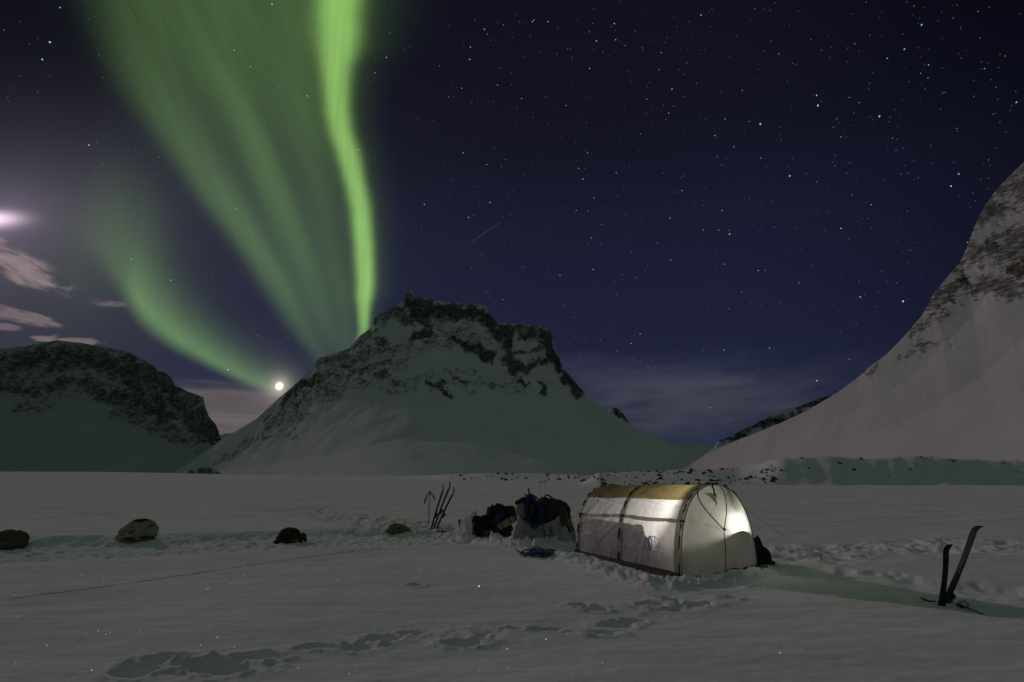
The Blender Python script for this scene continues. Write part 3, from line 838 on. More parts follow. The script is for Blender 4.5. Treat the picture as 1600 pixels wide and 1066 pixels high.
A0 = gp(1063, 902); B0 = gp(901, 864)
eu = (B0 - A0); TL = eu.length; eu.normalize()
perp = Vector((-eu.y, eu.x, 0)); perp = perp if perp.x > 0 else -perp
ang = math.atan2(perp.y, perp.x) + math.radians(5)
ev = Vector((math.cos(ang), math.sin(ang), 0))
TW, TH = 1.73, 1.40
zt0 = -0.05
def hoop(th, H=TH, W=TW):
    c, s = math.cos(th), max(0.0, math.sin(th))
    return W / 2 * (1 - math.copysign(abs(c) ** .86, c)), H * s ** .80
def TPt(u, v, z): 
    p = A0 + eu * u + ev * v; return Vector((p.x, p.y, zt0 + z))
SMID = .0
FOLDS = [(.0, .74, .48, 1.02), (.0, .74, .50, .88), (.02, .62, .42, .30), (.10, .95, .5, .80), (.52, .72, 1.0, .98), (.52, .66, .95, .42), (.55, .80, 1.0, .74), (.5, .55, .8, .12), (.25, .1, .5, .5), (.7, .1, 1.0, .55)]
def side_pt(s, th, off=0.0, sag=True):
    """point of the tent skin; s 0 front hoop .. 1 rear hoop"""
    H = TH * (1 - .045 * s * s)
    W = TW * (1 - .03 * s)
    k = 1.0
    if sag:
        for a, b in ((0, SMID), (SMID, 1)):
            if a <= s <= b:
                q_ = (s - a) / (b - a)
                k = 1 - .014 * math.sin(math.pi * q_) * (math.sin(th) ** .5 if math.sin(th) > 0 else 0) - .006 * math.sin(math.pi * q_)
    v, z = hoop(th, H, W)
    v = W / 2 + (v - W / 2) * k; z = z * k
    v += (TW - W) / 2
    nrm = Vector((v - TW / 2, z * .9)); nrm = nrm.normalized() if nrm.length > 0 else Vector((0, 1))
    v += nrm.x * off; z += nrm.y * off
    w = 0.0
    if sag:
        w = .014 * mnoise.fractal(Vector((s * 6, th * 2.2 + s * 4, 1.0)), 1, 2, 3) + .011 * (1 - min(1, 4 * abs(mnoise.noise(Vector((s * 5 + th * 2, th * 3.2 - s * 3, 4.0))))))
        for (s0_, t0_, s1_, t1_) in FOLDS:
            if s0_ <= s <= s1_:
                f_ = (s - s0_) / (s1_ - s0_); w += .010 * math.sin(math.pi * f_) ** .5 * math.exp(-((th - t0_ - (t1_ - t0_) * f_) / .022) ** 2)
        v += nrm.x * w; z += nrm.y * w
    return TPt(s * TL, v, z)
def proj(p):
    y = p.y * CP + (p.z - CAM_H) * SP; up = -p.y * SP + (p.z - CAM_H) * CP
    return 800 + F * p.x / y, 533 - F * up / y
def find(fn, px, py, r0=(0, 1), r1=(0, 1), n=40):
    lo0, hi0 = r0; lo1, hi1 = r1; best = None
    for it in range(3):
        bd = 1e18
        for i in range(n + 1):
            for j in range(n + 1):
                a = lo0 + (hi0 - lo0) * i / n; b = lo1 + (hi1 - lo1) * j / n
                q_ = proj(fn(a, b)); d = (q_[0] - px) ** 2 + (q_[1] - py) ** 2
                if d < bd: bd = d; best = (a, b)
        w0 = (hi0 - lo0) / n * 2; w1 = (hi1 - lo1) / n * 2
        lo0, hi0 = max(r0[0], best[0] - w0), min(r0[1], best[0] + w0); lo1, hi1 = max(r1[0], best[1] - w1), min(r1[1], best[1] + w1)
    return best
SMID = .5
SMID = find(lambda s, t: side_pt(s, t, sag=False), 968, 880, (0, 1), (0, .2))[0]
def frontP(a, b, off=0.0):
    """front end panel: a across 0..1, b height fraction 0..1"""
    b = min(b, 1.0)
    th = math.asin(min(1, b ** (1 / .80)))
    v0, z = hoop(th)
    v = v0 + (TW - 2 * v0) * a
    D = .30 * (4 * a * (1 - a)) ** .8 * (1 - b * b) ** .6 if b < 1 else 0
    return TPt(-D - off, v, z + off * .3)
def rearP(a, b):
    b = min(b, 1.0)
    th = math.asin(min(1, b ** (1 / .80)))
    v0, z = hoop(th, TH * .955, TW * .97); v0 += TW * .015; 
    v = v0 + (TW - 2 * v0) * a
    D = .45 * (4 * a * (1 - a)) ** .8 * (1 - b * b) ** .6 if b < 1 else 0
    return TPt(TL + D, v, z)
tent = empty('tunnel_tent', A0 + eu * (TL / 2) + ev * (TW / 2))
tag(tent, 'white and olive tunnel tent glowing from a lamp inside, pitched on the snow', 'tent')
TO = Vector(tent.location)
def surf(name, fn, r0, r1, n0, n1, m, parent=tent):
    co = []
    for i in range(n0 + 1):
        for j in range(n1 + 1):
            co.append(fn(r0[0] + (r0[1] - r0[0]) * i / n0, r1[0] + (r1[1] - r1[0]) * j / n1) - TO)
    return mesh_np(name, np.array([tuple(c) for c in co]), grid_faces(n0 + 1, n1 + 1), m, parent)
R0, R1 = math.radians(52), math.radians(128)
surf('side_wall', side_pt, (0, 1), (0, R0), 170, 90, M_WALL)
surf('roof_panel', side_pt, (0, 1), (R0, R1), 120, 40, M_ROOF)
surf('side_wall', side_pt, (0, 1), (R1, math.pi), 90, 30, M_WALL)
surf('front_wall', lambda a, b: frontP(a, b ** .7), (0, 1), (0, 1), 60, 50, M_FRONT)
surf('rear_wall', lambda a, b: rearP(a, b ** .7), (0, 1), (0, 1), 40, 30, M_WALL)
# groundsheet and ragged dark skirt under the fabric edge
gs = MB()
ring = [TPt(-.22 * math.sin(math.pi * k / 12), TW * k / 12, -.0) for k in range(13)] + [TPt(TL + .3 * math.sin(math.pi * k / 12), TW * (1 - k / 12), -.0) for k in range(13)]
gs.add([p + Vector((0, 0, .085)) - TO for p in ring], [tuple(range(len(ring)))])
gs.build('groundsheet', M_FLAP, tent)
def skirt(path, wfn, name):
    co = []; N = len(path)
    for i, p in enumerate(path):
        t = (path[min(i + 1, N - 1)] - path[max(i - 1, 0)]).normalized(); nrm = Vector((t.y, -t.x, 0))
        w = wfn(i / (N - 1)) * (1 + .35 * mnoise.noise(p * 3.0))
        for j in range(5):
            q_ = p + nrm * (w * j / 4) ; zz = gz(q_.x, q_.y)
            z = max(zz + .012, (p.z + .045) * (1 - j / 4) ** 1.5 + zz * (1 - (1 - j / 4) ** 1.5)) + .012 * mnoise.noise(q_ * 12)
            co.append(Vector((q_.x, q_.y, z)) - TO)
    return mesh_np(name, np.array([tuple(c) for c in co]), grid_faces(N, 5), M_FLAP, tent)
pl = [side_pt(1.03 - 1.03 * k / 60, 0.02) if k < 60 else side_pt(0, .02) for k in range(61)]
skirt(pl, lambda q_: .05 + .30 * q_ ** 1.3, 'snow_flap')
pf = [frontP(k / 40, .0) for k in range(41)]
skirt(pf, lambda q_: .12 + .06 * q_, 'snow_flap')
# hoops: khaki sleeve with the black pole showing in dashes
for s in (0.0, SMID, 1.0):
    w = .066 / TL
    s0, s1 = (s - w * .1, s + w * 1.9) if s == 0 else (s - w, s + w)
    sl = surf('pole_sleeve', lambda a, b: side_pt(min(max(a, 0), 1), b, .008, False) + (eu * (a * TL if a < 0 else 0)), (s0, s1), (0.0, math.pi), 3, 80, M_SLEEVE)
    rp = MB(); nd = 14; off = .014
    e = 0 if s == 0 else w * TL * .2
    def dash(th):   # the pole comes out of its sleeve in stretches
        k_, f_ = divmod(th / math.pi * nd, 1.0); hi_ = .50 + .2 * math.sin(int(k_) * 2.3)
        return .004 if .1 < f_ < hi_ else -.034
    rp.tube([side_pt(min(s + (e + (.05 if dash(math.pi * q_ / 420) < 0 and s == 0 else 0)) / TL, 1), math.pi * q_ / 420, off + dash(math.pi * q_ / 420), False) - (eu * .004 if s == 0 else Vector()) - TO for q_ in range(421)], .012, 6)
    rp.build('tent_pole', M_BLACK, tent, True)
if True:   # front rim sleeve seen from the end
    surf('front_rim', lambda a, b: (frontP(0, 0) * 0) + (lambda vz: TPt(-.012 - .02 * (1 - a), TW / 2 + (vz[0] - TW / 2) * (1 - .115 * a), vz[1] * (1 - .085 * a)))(hoop(b)), (0, 1), (.0, math.pi), 2, 80, M_SLEEVE)
# seam band along the side, and fold lines
def band(fn, pts, w, m, name, off, n=14, parent=tent, closed=False):
    """ribbon lying on a surface, pts in surface parameters (a, b), width in metres"""
    P = []
    for i in range(len(pts) - 1):
        for k in range(n):
            q_ = k / n; P.append((pts[i][0] * (1 - q_) + pts[i + 1][0] * q_, pts[i][1] * (1 - q_) + pts[i + 1][1] * q_))
    P.append(pts[-1])
    co = []
    W3 = [fn(a, b, off) for a, b in P]
    for i, (a, b) in enumerate(P):
        t = (W3[min(i + 1, len(P) - 1)] - W3[max(i - 1, 0)]).normalized()
        e = .004
        nrm = (fn(a + e, b, off) - fn(a, b, off)).cross(fn(a, b + e, off) - fn(a, b, off)).normalized()
        sd = t.cross(nrm).normalized() * w / 2
        co += [W3[i] - sd - TO, W3[i] + sd - TO]
    return mesh_np(name, np.array([tuple(c) for c in co]), grid_faces(len(P), 2), m, parent)
fs = lambda px, py: find(lambda s, t: side_pt(s, t), px, py, (0, 1), (0, 1.4))
b1 = fs(903, 803); b2 = fs(970, 806); b3 = fs(1062, 815)
band(side_pt, [(1.0, b1[1]), (SMID, b2[1]), (0.0, b3[1])], .065, M_SLEEVE, 'seam_band', .006, 30)
for s_, t_ in ((0.0, b3[1]), (SMID, b2[1]), (1.0, b1[1])):
    bk = MB(); p = side_pt(s_, t_, .02, False) - TO - (eu * .02 if s_ == 0 else Vector()); bk.box(p, (.075, .035, .03), Matrix.Rotation(math.atan2(eu.y, eu.x), 3, 'Z')); bk.build('buckle', M_BLACK, tent)
# webbing on the front end
ff = lambda px, py: find(frontP, px, py)
jn = ff(1130, 828)
for nm, pts, w in (('webbing_strap', [ff(1089, 760), jn], .020), ('webbing_strap', [ff(1123, 760), jn], .020), ('webbing_strap', [jn, ff(1132, 850), ff(1133, 890)], .018)):
    band(frontP, pts, w, M_BLACK, nm, .014)
band(frontP, [ff(1072, 812), jn, ff(1160, 836)], .005, M_SLEEVE, 'seam_line', .010)
bk = MB(); bk.box(frontP(*jn, .03) - TO, (.04, .02, .03)); bk.build('buckle', M_BLACK, tent)
bk = MB(); bk.box(frontP(*ff(1155, 833), .02) - TO, (.02, .012, .012)); bk.build('toggle', M_BLACK, tent)
# vent hood
va, vb = ff(1112, 764); vc = frontP(va, vb)
hood = []
vt = frontP(*ff(1109, 762), .02); v1 = frontP(*ff(1100, 770), .01); v2 = frontP(*ff(1120, 772), .012); vm = frontP(*ff(1113, 787), .07); v3 = frontP(*ff(1116, 790), .02)
hd = MB(); 
def quadgrid(c00, c10, c11, c01, n=6, bulge=None):
    k = len(hd.v); 
    for i in range(n + 1):
        for j in range(n + 1):
            a, b = i / n, j / n
            p = c00 * (1 - a) * (1 - b) + c10 * a * (1 - b) + c11 * a * b + c01 * (1 - a) * b
            p = p - eu * (.05 * math.sin(math.pi * a) * math.sin(math.pi * b * .7)); hd.v.append(p - TO)
    for i in range(n):
        for j in range(n): hd.f.append((k + i * (n + 1) + j, k + i * (n + 1) + j + 1, k + (i + 1) * (n + 1) + j + 1, k + (i + 1) * (n + 1) + j))
quadgrid(v1, v2, v3, vm)
hd.build('vent_hood', M_FRONT, tent, True)
band(frontP, [ff(1110, 757), ff(1111, 766), ff(1113, 776)], .03, M_BLACK, 'vent_strap', .06, 6)
# print on the side wall
def stroke(pts, w):
    return band(side_pt, [fs(*p) for p in pts], w, M_LOGO, 'logo_mark', .006, 4)
lg = empty('logo', (0, 0, 0)); lg.parent = tent
def lstroke(pts, w):
    band(side_pt, [fs(*p) for p in pts], w, M_LOGO, 'logo_stroke', .007, 4, parent=lg)
lstroke([(1009, 840), (1007, 848), (1008, 856), (1011, 860)], .012)
lstroke([(1015.5, 838), (1013, 846), (1014.5, 856), (1016, 861)], .036)
lstroke([(1015.5, 838), (1019, 846), (1018, 854), (1016, 861)], .030)
lstroke([(1017, 838), (1025, 840)], .012)
lstroke([(1024, 839), (1023, 848), (1019, 857)], .010)
lstroke([(1028, 840), (1027, 844)], .016)
lstroke([(1024, 858), (1028, 852), (1031, 846), (1034, 854), (1037, 860)], .010)
lstroke([(1027, 858), (1031, 853), (1033, 859)], .012)
lstroke([(1020, 862), (1029, 863), (1037, 864)], .008)
lstroke([(1031, 845), (1033, 842)], .010)
# guy lines with a peg
def guy(p0, p1, label_part='guy_line', r=.0035):
    g_ = MB(); N = 14
    g_.tube([(p0.lerp(p1, k / N) - Vector((0, 0, .05 * math.sin(math.pi * k / N))) - TO) for k in range(N + 1)], r, 5); g_.build(label_part, M_CORD, tent, True)
hr = side_pt(0, math.radians(138), .015, False)
guy(hr, on(1285, 874, .02)); guy(side_pt(1, math.radians(35), .02, False), on(842, 850, .02))
guy(side_pt(0, math.radians(150), .015, False), on(1240, 868, .02), r=.0025)
pg = MB(); q_ = on(1285, 874); pg.tube([q_ + Vector((0, 0, -.1)) - TO, q_ + Vector((-.02, 0, .07)) - TO], .008, 6); pg.build('tent_peg', M_BLACK, tent)

# lamp inside, and the load that throws its outline on the wall
def glow_mat(name, rgb, s):
    return emit_mat(name, rgb, s)
lampP = frontP(*find(frontP, 1155, 827)) + eu * .17
lo = empty('camp_lantern', lampP); tag(lo, 'bright lantern with a dark base glowing behind the right of the tent front', 'lantern')
lb = MB(); lb.tube([Vector((0, 0, -.045)), Vector((0, 0, -.04)), Vector((0, 0, -.02)), Vector((0, 0, -.016))], [.09, .15, .15, .03], 20); lb.build('base', M_BLACK, lo, True)
lc = MB(); lc.tube([Vector((0, 0, .045)), Vector((0, 0, .05)), Vector((0, 0, .062))], [.018, .02, .008], 14); lc.build('cap', M_BLACK, lo, True)
ld = bpy.data.lights.new('lantern_bulb', 'POINT'); ld.energy = 27.0; ld.shadow_soft_size = .02; ld.color = (1, .96, .86)
l1 = link(bpy.data.objects.new('lantern_bulb', ld), lo); l1.location = (0, 0, .02)
sd = bpy.data.lights.new('lantern_beam', 'SPOT'); sd.energy = 125.0; sd.spot_size = math.radians(84); sd.spot_blend = .55; sd.shadow_soft_size = .02; sd.color = (1, .97, .93)
l2 = link(bpy.data.objects.new('lantern_beam', sd), lo)
tgt = side_pt(.36, math.radians(52)); l2.rotation_euler = (tgt - (lampP + Vector((0, 0, .02)))).to_track_quat('-Z', 'Y').to_euler(); l2.location = (-ev.x * .03, -ev.y * .03, .025)

M_DARKCLOTH = simple('dark_olive_cloth', (.030, .033, .022), .85, 0, .4, 10, .4, .01)
M_BLACKCLOTH = simple('black_cloth', (.012, .011, .012), .85, 0, .5, 10, .4, .01)
M_PURPLECLOTH = simple('dark_purple_brown_cloth', (.028, .016, .026), .85, 0, .4, 10, .4, .01)
def TPl(u, v, z): return TPt(u, v, z)
bx = [(TPl(u_, .36, .34), (.32, .20, .40)) for u_ in (.80, 1.05, 1.3, 1.6, 1.9, 2.2, 2.5)] + [(TPl(.62, .36, .26), (.26, .18, .36)), (TPl(.46, .36, .16), (.2, .18, .26))]
b0 = TPl(1.3, .42, 0)
bb = lumps('duffel_bag', bx, M_BLACKCLOTH, None, .03, 6, .01, 4, offset=b0)
bb.location = b0; tag(bb, 'big packed bag seen only as a dark outline through the glowing side wall', 'bag')
# ------------------------------------------------------------------ black bag by the tent corner
bp = on(1187, 880)
def rel(px, py, Y, o): return at(px, py, Y) - o
YB_ = bp.y
bg_ = lumps('slumped_bag', [(rel(1184, 868, YB_, Vector()), (.17, .12, .17)), (rel(1181, 855, YB_, Vector()), (.12, .09, .16)), (rel(1183, 845, YB_, Vector()), (.06, .05, .09), (0, .2, 0)),
                            (rel(1193, 868, YB_, Vector()), (.13, .10, .16), (0, -.35, 0)), (rel(1203, 879, YB_, Vector()), (.10, .09, .035))],
             M_BLACKCLOTH, None, .014, 5, .012, 6, offset=bp, wrinkle=.012, wscale=10)
bg_.location = bp; tag(bg_, 'slumped black bag with a pointed top beside the right front corner of the tent', 'bag')
st_ = MB(); st_.tube([rel(1176, 851, YB_ - .06, bp), rel(1173, 862, YB_ - .12, bp), rel(1175, 874, YB_ - .12, bp), rel(1179, 881, YB_ - .1, bp)], .010, 6); st_.build('carry_strap', M_BLACK, bg_, True)

# ------------------------------------------------------------------ skis and poles
M_SKI = simple('dark_ski', (.012, .011, .012), .75, 0, .3, 6, .1, .002)
M_SKIBASE = simple('dark_red_brown_ski', (.035, .014, .011), .4, 0, .4, 5, .1, .002)
M_GREYP = simple('grey_ski_print', (.045, .043, .052), .8, 0, .15, 8, 0)
M_PRINT = simple('pale_violet_print', (.16, .14, .20), .8, 0, .15, 8, 0)
M_METAL = simple('dull_metal', (.08, .08, .085), .35, .8, .2, 10, 0)
def ski(base, tip, width, label, group, side, tipdir, tiplen, bend=.35, thick=.012, bind=(.28,), m=M_SKI, bury=.12, bside=-1):
    """base: point in the snow, tip: where the shovel begins, side: direction across the ski"""
    base, tip = Vector(base), Vector(tip)
    t = (tip - base).normalized(); side = (Vector(side) - t * t.dot(Vector(side))).normalized(); nrm = t.cross(side)
    if nrm.dot(Vector(tipdir)) < 0: nrm = -nrm
    root = empty('ski', base); tag(root, label, 'ski', group)
    L = (tip - base).length
    pts = [(-bury, 0, 1.0)] + [(L * k / 16, .014 * math.sin(math.pi * k / 16), 1.0 - .12 * math.sin(math.pi * k / 16)) for k in range(17)]
    for k in range(1, 11):
        a = bend * 2.0 * (k / 10) ** 1.3; 
        px_, py_ = pts[-1][0] + tiplen / 10 * math.cos(a), pts[-1][1] + tiplen / 10 * math.sin(a)
        pts.append((px_, py_, (1.05 - .03 * k) if k < 7 else max(.12, .84 - .22 * (k - 6))))
    secs = []
    for i, (a, b, w) in enumerate(pts):
        q0 = pts[max(i - 1, 0)]; q1 = pts[min(i + 1, len(pts) - 1)]
        d = (t * (q1[0] - q0[0]) + nrm * (q1[1] - q0[1])).normalized(); n_ = d.cross(side)
        c = t * a + nrm * b; hw = width / 2 * w; th = thick * (1.0 if i < 17 else .55)
        secs.append([c + side * hw + n_ * th * .3, c + side * hw * .9 + n_ * th * .5, c - side * hw * .9 + n_ * th * .5, c - side * hw + n_ * th * .3,
                     c - side * hw - n_ * th * .5, c + side * hw - n_ * th * .5])
    s_ = MB(); s_.strip(secs); s_.build('ski_body', m, root)
    for f in bind:
        c = t * (L * f); Rm = Matrix((side, t, side.cross(t))).transposed()
        b_ = MB(); b_.box(c + nrm * bside * (thick * .5 + .008), (width * 1.0, .15, .018), Rm); b_.build('binding_plate', M_BLACK, root)
        b_ = MB(); b_.box(c + t * .04 + nrm * bside * (thick * .5 + .034), (width * .8, .05, .04), Rm)
        b_.tube([c + t * .02 + side * width * .5 + nrm * bside * .025, c - t * .03 + side * width * .3 + nrm * bside * .05, c - t * .03 - side * width * .3 + nrm * bside * .05, c + t * .02 - side * width * .5 + nrm * bside * .025], .006, 6)
        b_.build('toe_piece', M_METAL if False else M_BLACK, root)
    return root, t, side, nrm, L
Ys = on(678, 833).y
for i, (b_, t_, lab, f_) in enumerate([((674, 832.5), (692, 767), 'shortest left ski of the three standing tilted in the snow by the sled gear', .34),
                                 ((677.6, 833), (702, 762), 'middle ski with the highest tip of the three standing in the snow', .42),
                                 ((682.5, 834), (708, 771), 'right and most tilted ski of the three standing in the snow', .36)]):
    Y = Ys - .05 * i
    pb = at(*b_, Y); pb.z = gz(pb.x, pb.y)
    pt = at(*t_, Y + .06)
    ski(pb, pt, .075, lab, 'skis standing by the gear', (.12, 1, 0), (-1, 0, .2), .20, bend=.42, bind=(f_,), thick=.040)
def pole(foot, top, label, group, upside=False, r=.008, strap=1.0, basket=True):
    foot, top = Vector(foot), Vector(top)
    t = (top - foot).normalized(); L = (top - foot).length
    root = empty('ski_pole', foot); tag(root, label, 'ski pole', group)
    m_ = MB(); m_.tube([-t * .1, t * L * .5, t * L], [r * .7, r * .85, r] if not upside else [r, r * .85, r * .6], 7); m_.build('shaft', M_METAL, root, True)
    if not upside:
        g_ = MB(); g_.tube([t * (L - .12), t * (L - .09), t * (L - .02), t * (L + .005), t * (L + .02)], [.012, .015, .014, .022, .015], 8); g_.build('grip', M_BLACK, root, True)
    bk_ = MB(); c = t * (L - .08) if upside else t * .07; a = t.orthogonal().normalized(); b2_ = t.cross(a)
    ring_ = [c + (a * math.cos(k * math.pi / 6) + b2_ * math.sin(k * math.pi / 6)) * .045 for k in range(12)]
    if upside:
        bk_.tube(ring_, .008, 5, closed=True); bk_.build('basket', M_BLACK, root, True)
        sp = MB(); sp.tube([c + ring_[0] * 0 + (ring_[0] - c), c, ring_[6]], .006, 5); sp.build('basket_spoke', M_BLACK, root, True)
    return root, t, L
Yp = on(669, 828).y
for i, (fx, tx, sx, lab) in enumerate([(668.2, 671, (-7, 13), 'left ski pole of the pair standing left of the three skis'), (669.5, 673, (6, 9), 'right ski pole of the pair standing left of the three skis')]):
    pf_ = at(fx, 829, Yp + .05 * i); pf_.z = gz(pf_.x, pf_.y)
    ro, t, L = pole(pf_, at(tx, 769, Yp + .05 * i), lab, 'ski poles beside the three skis', r=.009)
    # wrist strap hanging out from the grip
    w = MB(); p0 = t * (L - .01); k_ = Yp / F
    w.tube([p0, p0 + Vector((sx[0] * .5 * k_, 0, -.05 * 1)), p0 + Vector((sx[0] * k_, 0, -sx[1] * k_)), p0 + Vector((sx[0] * 1.1 * k_, .02, -sx[1] * 1.25 * k_)), p0 + Vector((sx[0] * .75 * k_, .02, -sx[1] * .95 * k_)), p0 + Vector((sx[0] * .2 * k_, .01, -.07))], [.010, .013, .018, .016, .012, .008], 6)
    w.build('wrist_strap', M_BLACK, ro, True)
# two poles planted upside-down behind the load, baskets up
for i, (fx, tx, ty, lab) in enumerate([(847, 844.5, 750.5, 'left pole of two planted upside down behind the gear heap'), (852.5, 851.5, 749, 'right pole of two planted upside down behind the gear heap')]):
    Y = 14.4 + .1 * i; pf_ = at(fx, 800, Y); pf_.z = gz(pf_.x, pf_.y)
    ro, t, L = pole(pf_, at(tx, ty - 2, Y), lab, 'upside-down poles behind the gear', upside=True, r=.006)
# the two skis at the right
p1 = on(1470, 946); Y1 = p1.y
ski(p1, at(1478, 862, Y1), .085, 'upright dark ski with a hooked tip, left of the crossed pair at right', 'pair of skis standing at right', (.96, .25, 0), (.78, -.62, .1), .135, bend=.72, bind=(.12,), bside=1, m=M_SKI, thick=.013)
p2 = on(1479, 944); Y2 = Y1 + .12; p2.y = Y2; p2 = at(1477, 944, Y2); p2.z = gz(p2.x, p2.y)
r_, t, sd_, nr, L = ski(p2, at(1521, 832, Y2 - .05), .088, 'leaning dark ski with a grey printed panel, right of the crossed pair at right', 'pair of skis standing at right', (.11, -.98, 0), (.78, -.62, .1), .17, bend=.66, bind=(.08,), bside=1, thick=.013)
Rm = Matrix((sd_, t, sd_.cross(t))).transposed()
fr = -nr if (-nr).y < 0 else nr
pn = MB(); pn.box(t * (L * .48) + nr * .0135 + fr * .0085, (.066, L * .36, .004), Rm); pn.build('printed_panel', M_GREYP, r_)
def letter(pts, c):
    l_ = MB(); l_.tube([c + t * p[1] + sd_ * p[0] + nr * .013 + fr * .0125 for p in pts], .0032, 5); l_.build('letter', M_PRINT, r_, True)
cc = t * (L * .36)
circ = [(.016 * math.cos(a), .021 * math.sin(a)) for a in [k * math.pi / 6 for k in range(13)]]
letter(circ, cc); letter([(.016, .014), (.0, .021), (-.015, .010), (.012, -.008), (.0, -.021), (-.015, -.014)], cc + t * .055)
letter([(-.015, .02), (-.015, -.02), (.012, -.012), (.014, .010), (-.015, .02)], cc + t * .11)
# thin pole lying in the snow beside them
g0 = on(1462, 942, .015); g1 = on(1497, 948, .02); g2 = on(1536, 962, .012)
lp = empty('ski_pole', g1); tag(lp, 'thin dark ski pole lying half buried at the foot of the right skis', 'ski pole')
m_ = MB(); m_.tube([g1.lerp(g2, k / 8) - g1 + Vector((0, 0, .004)) for k in range(9)], .008, 6); m_.build('shaft', M_BLACK, lp, True)
m_ = MB(); m_.tube([g1 - g1 + Vector((-.02, 0, 0)), g1.lerp(g2, .12) - g1, g1.lerp(g2, .26) - g1], [.010, .019, .015], 7); m_.build('grip', M_BLACK, lp, True)
m_ = MB(); a0 = on(1500, 944, .02) - g1; m_.tube([Vector((0, 0, .01)), a0, on(1508, 943, .03) - g1, on(1514, 948, .015) - g1, g1.lerp(g2, .3) - g1], .006, 5); m_.build('wrist_strap', M_BLACK, lp, True)
rg = on(1448, 940, .015)
m_ = MB(); m_.tube([on(1440, 936, .012) - rg, on(1446, 940, .02) - rg, on(1453, 941, .01) - rg, on(1462, 942, .016) - rg], .010, 6); o_ = m_.build('cord', M_DARKCLOTH, None, True); o_.location = rg
tag(o_, 'short piece of dark green cord on the snow left of the right skis', 'cord')

# ------------------------------------------------------------------ ropes
M_BLUE = simple('blue_rope', (.020, .050, .120), .8, 0, .35, 30, .5, .002)
M_YEL = simple('yellow_brown_rope', (.20, .14, .035), .8, 0, .4, 30, .4, .002)
M_BROWNROPE = simple('dark_brown_strap', (.030, .014, .010), .8, 0, .4, 30, .4, .002)
rr_ = random.Random(3)
def gzm(x, y):
    a, b = np.meshgrid([-.06, 0, .06], [-.09, 0, .09]); return float(gh(x + a.ravel(), y + b.ravel()).max())
tg0 = on(836, 867); pts = []
cx_, cy_ = tg0.x, tg0.y
for k in range(150):
    a = k * .62; q_ = k / 150
    rx = .36 * (0.35 + .65 * abs(mnoise.noise(Vector((k * .11, 1, 0))) * 2)); ry = .27 * (.3 + .7 * abs(mnoise.noise(Vector((k * .13, 5, 0))) * 2))
    x = cx_ + .10 + rx * math.cos(a) + .1 * mnoise.noise(Vector((k * .3, 0, 2))); y = cy_ + ry * math.sin(a * 1.07) * 2.2
    pts.append(Vector((x, y, gzm(x, y) + .01 + .05 * abs(mnoise.noise(Vector((k * .4, 7, 3)))) + .04 * math.exp(-((x - cx_) ** 2) * 12))))
tail = [on(806, 860, .02), on(812, 864, .02), on(822, 867, .03)]
sm_ = MB(); sm_.tube(tail + pts + [on(856, 868, .015), on(862, 860, .02), on(872, 856, .02)], .013, 6)
o_ = sm_.build('rope', M_BLUE, None, True, offset=tg0); o_.location = tg0; tag(o_, 'tangled blue rope lying on the snow in front of the gear heap', 'rope')
# long thin picket cable across the foreground and leads
M_CABLE = simple('grey_cable', (.055, .050, .046), .6, .3, .2, 10, 0)
ln = [(-60, 947), (60, 930), (180, 915), (300, 897), (400, 882), (500, 868), (560, 860), (600, 856)]
cp = []
for i in range(len(ln) - 1):
    for k in range(8):
        q_ = k / 8; cp.append(on(ln[i][0] * (1 - q_) + ln[i + 1][0] * q_, ln[i][1] * (1 - q_) + ln[i + 1][1] * q_, .001 + .005 * mnoise.noise(Vector((i * 3 + q_ * 3, 0, 0)))))
co_ = cp[len(cp) // 2].copy(); m_ = MB(); m_.tube(cp, .0042, 5); o_ = m_.build('cable', M_CABLE, None, True, offset=co_); o_.location = co_
tag(o_, 'long thin dark cable running diagonally over the foreground snow toward the dogs', 'cable')

# ------------------------------------------------------------------ gear heaps
M_ICE = M_SNOW
M_SHADESNOW = simple('shade_toned_snow', (.46, .46, .43), 1.0, 0, .12, 3.0, .5, .03)  # darker copy of the snow: the wall's shade is put into its colour
YW = 13.0
def blk(name, tris, label, cat, Y0, depth, m, base_px, group=None, jitter=.02, bev=.03, seed=0, skew=0.0):
    """slab cut from hard snow: outline in photo pixels at distance Y0, real thickness"""
    org = on(*base_px); org.y = Y0
    org = Vector((org.x, Y0, gz(org.x, Y0)))
    bm = bmesh.new()
    vs = []
    pm = sum(p[0] for p in tris) / len(tris)
    yk = lambda px: Y0 + skew * (px - pm) * Y0 / F
    fr_ = [bm.verts.new(at(px, py, yk(px)) - org) for px, py in tris]
    bk2 = [bm.verts.new(at(px, py, yk(px)) - org + Vector((.04, depth, .02))) for px, py in tris]
    n = len(tris)
    bm.faces.new(fr_); bm.faces.new(list(reversed(bk2)))
    for i in range(n): bm.faces.new((fr_[(i + 1) % n], fr_[i], bk2[i], bk2[(i + 1) % n]))
    bmesh.ops.recalc_face_normals(bm, faces=bm.faces)
    me = bpy.data.meshes.new('t'); bm.to_mesh(me); bm.free()
    o = bpy.data.objects.new('t', me); COL.objects.link(o)
    r1 = o.modifiers.new('r', 'REMESH'); r1.mode = 'VOXEL'; r1.voxel_size = .02
    s1 = o.modifiers.new('s', 'SMOOTH'); s1.iterations = 4; s1.factor = .5
    dg = bpy.context.evaluated_depsgraph_get(); dg.update()
    m2 = bpy.data.meshes.new_from_object(o.evaluated_get(dg)); bpy.data.objects.remove(o)
    for v in m2.vertices:
        v.co += v.normal * (jitter * mnoise.fractal(v.co * 5 + Vector((seed, 0, 0)), 1, 2, 4))
    m2.name = name; m2.materials.clear(); m2.materials.append(m); m2.polygons.foreach_set('use_smooth', np.full(len(m2.polygons), True))
    o = link(bpy.data.objects.new(name, m2)); o.location = org; tag(o, label, cat, group)
    return o
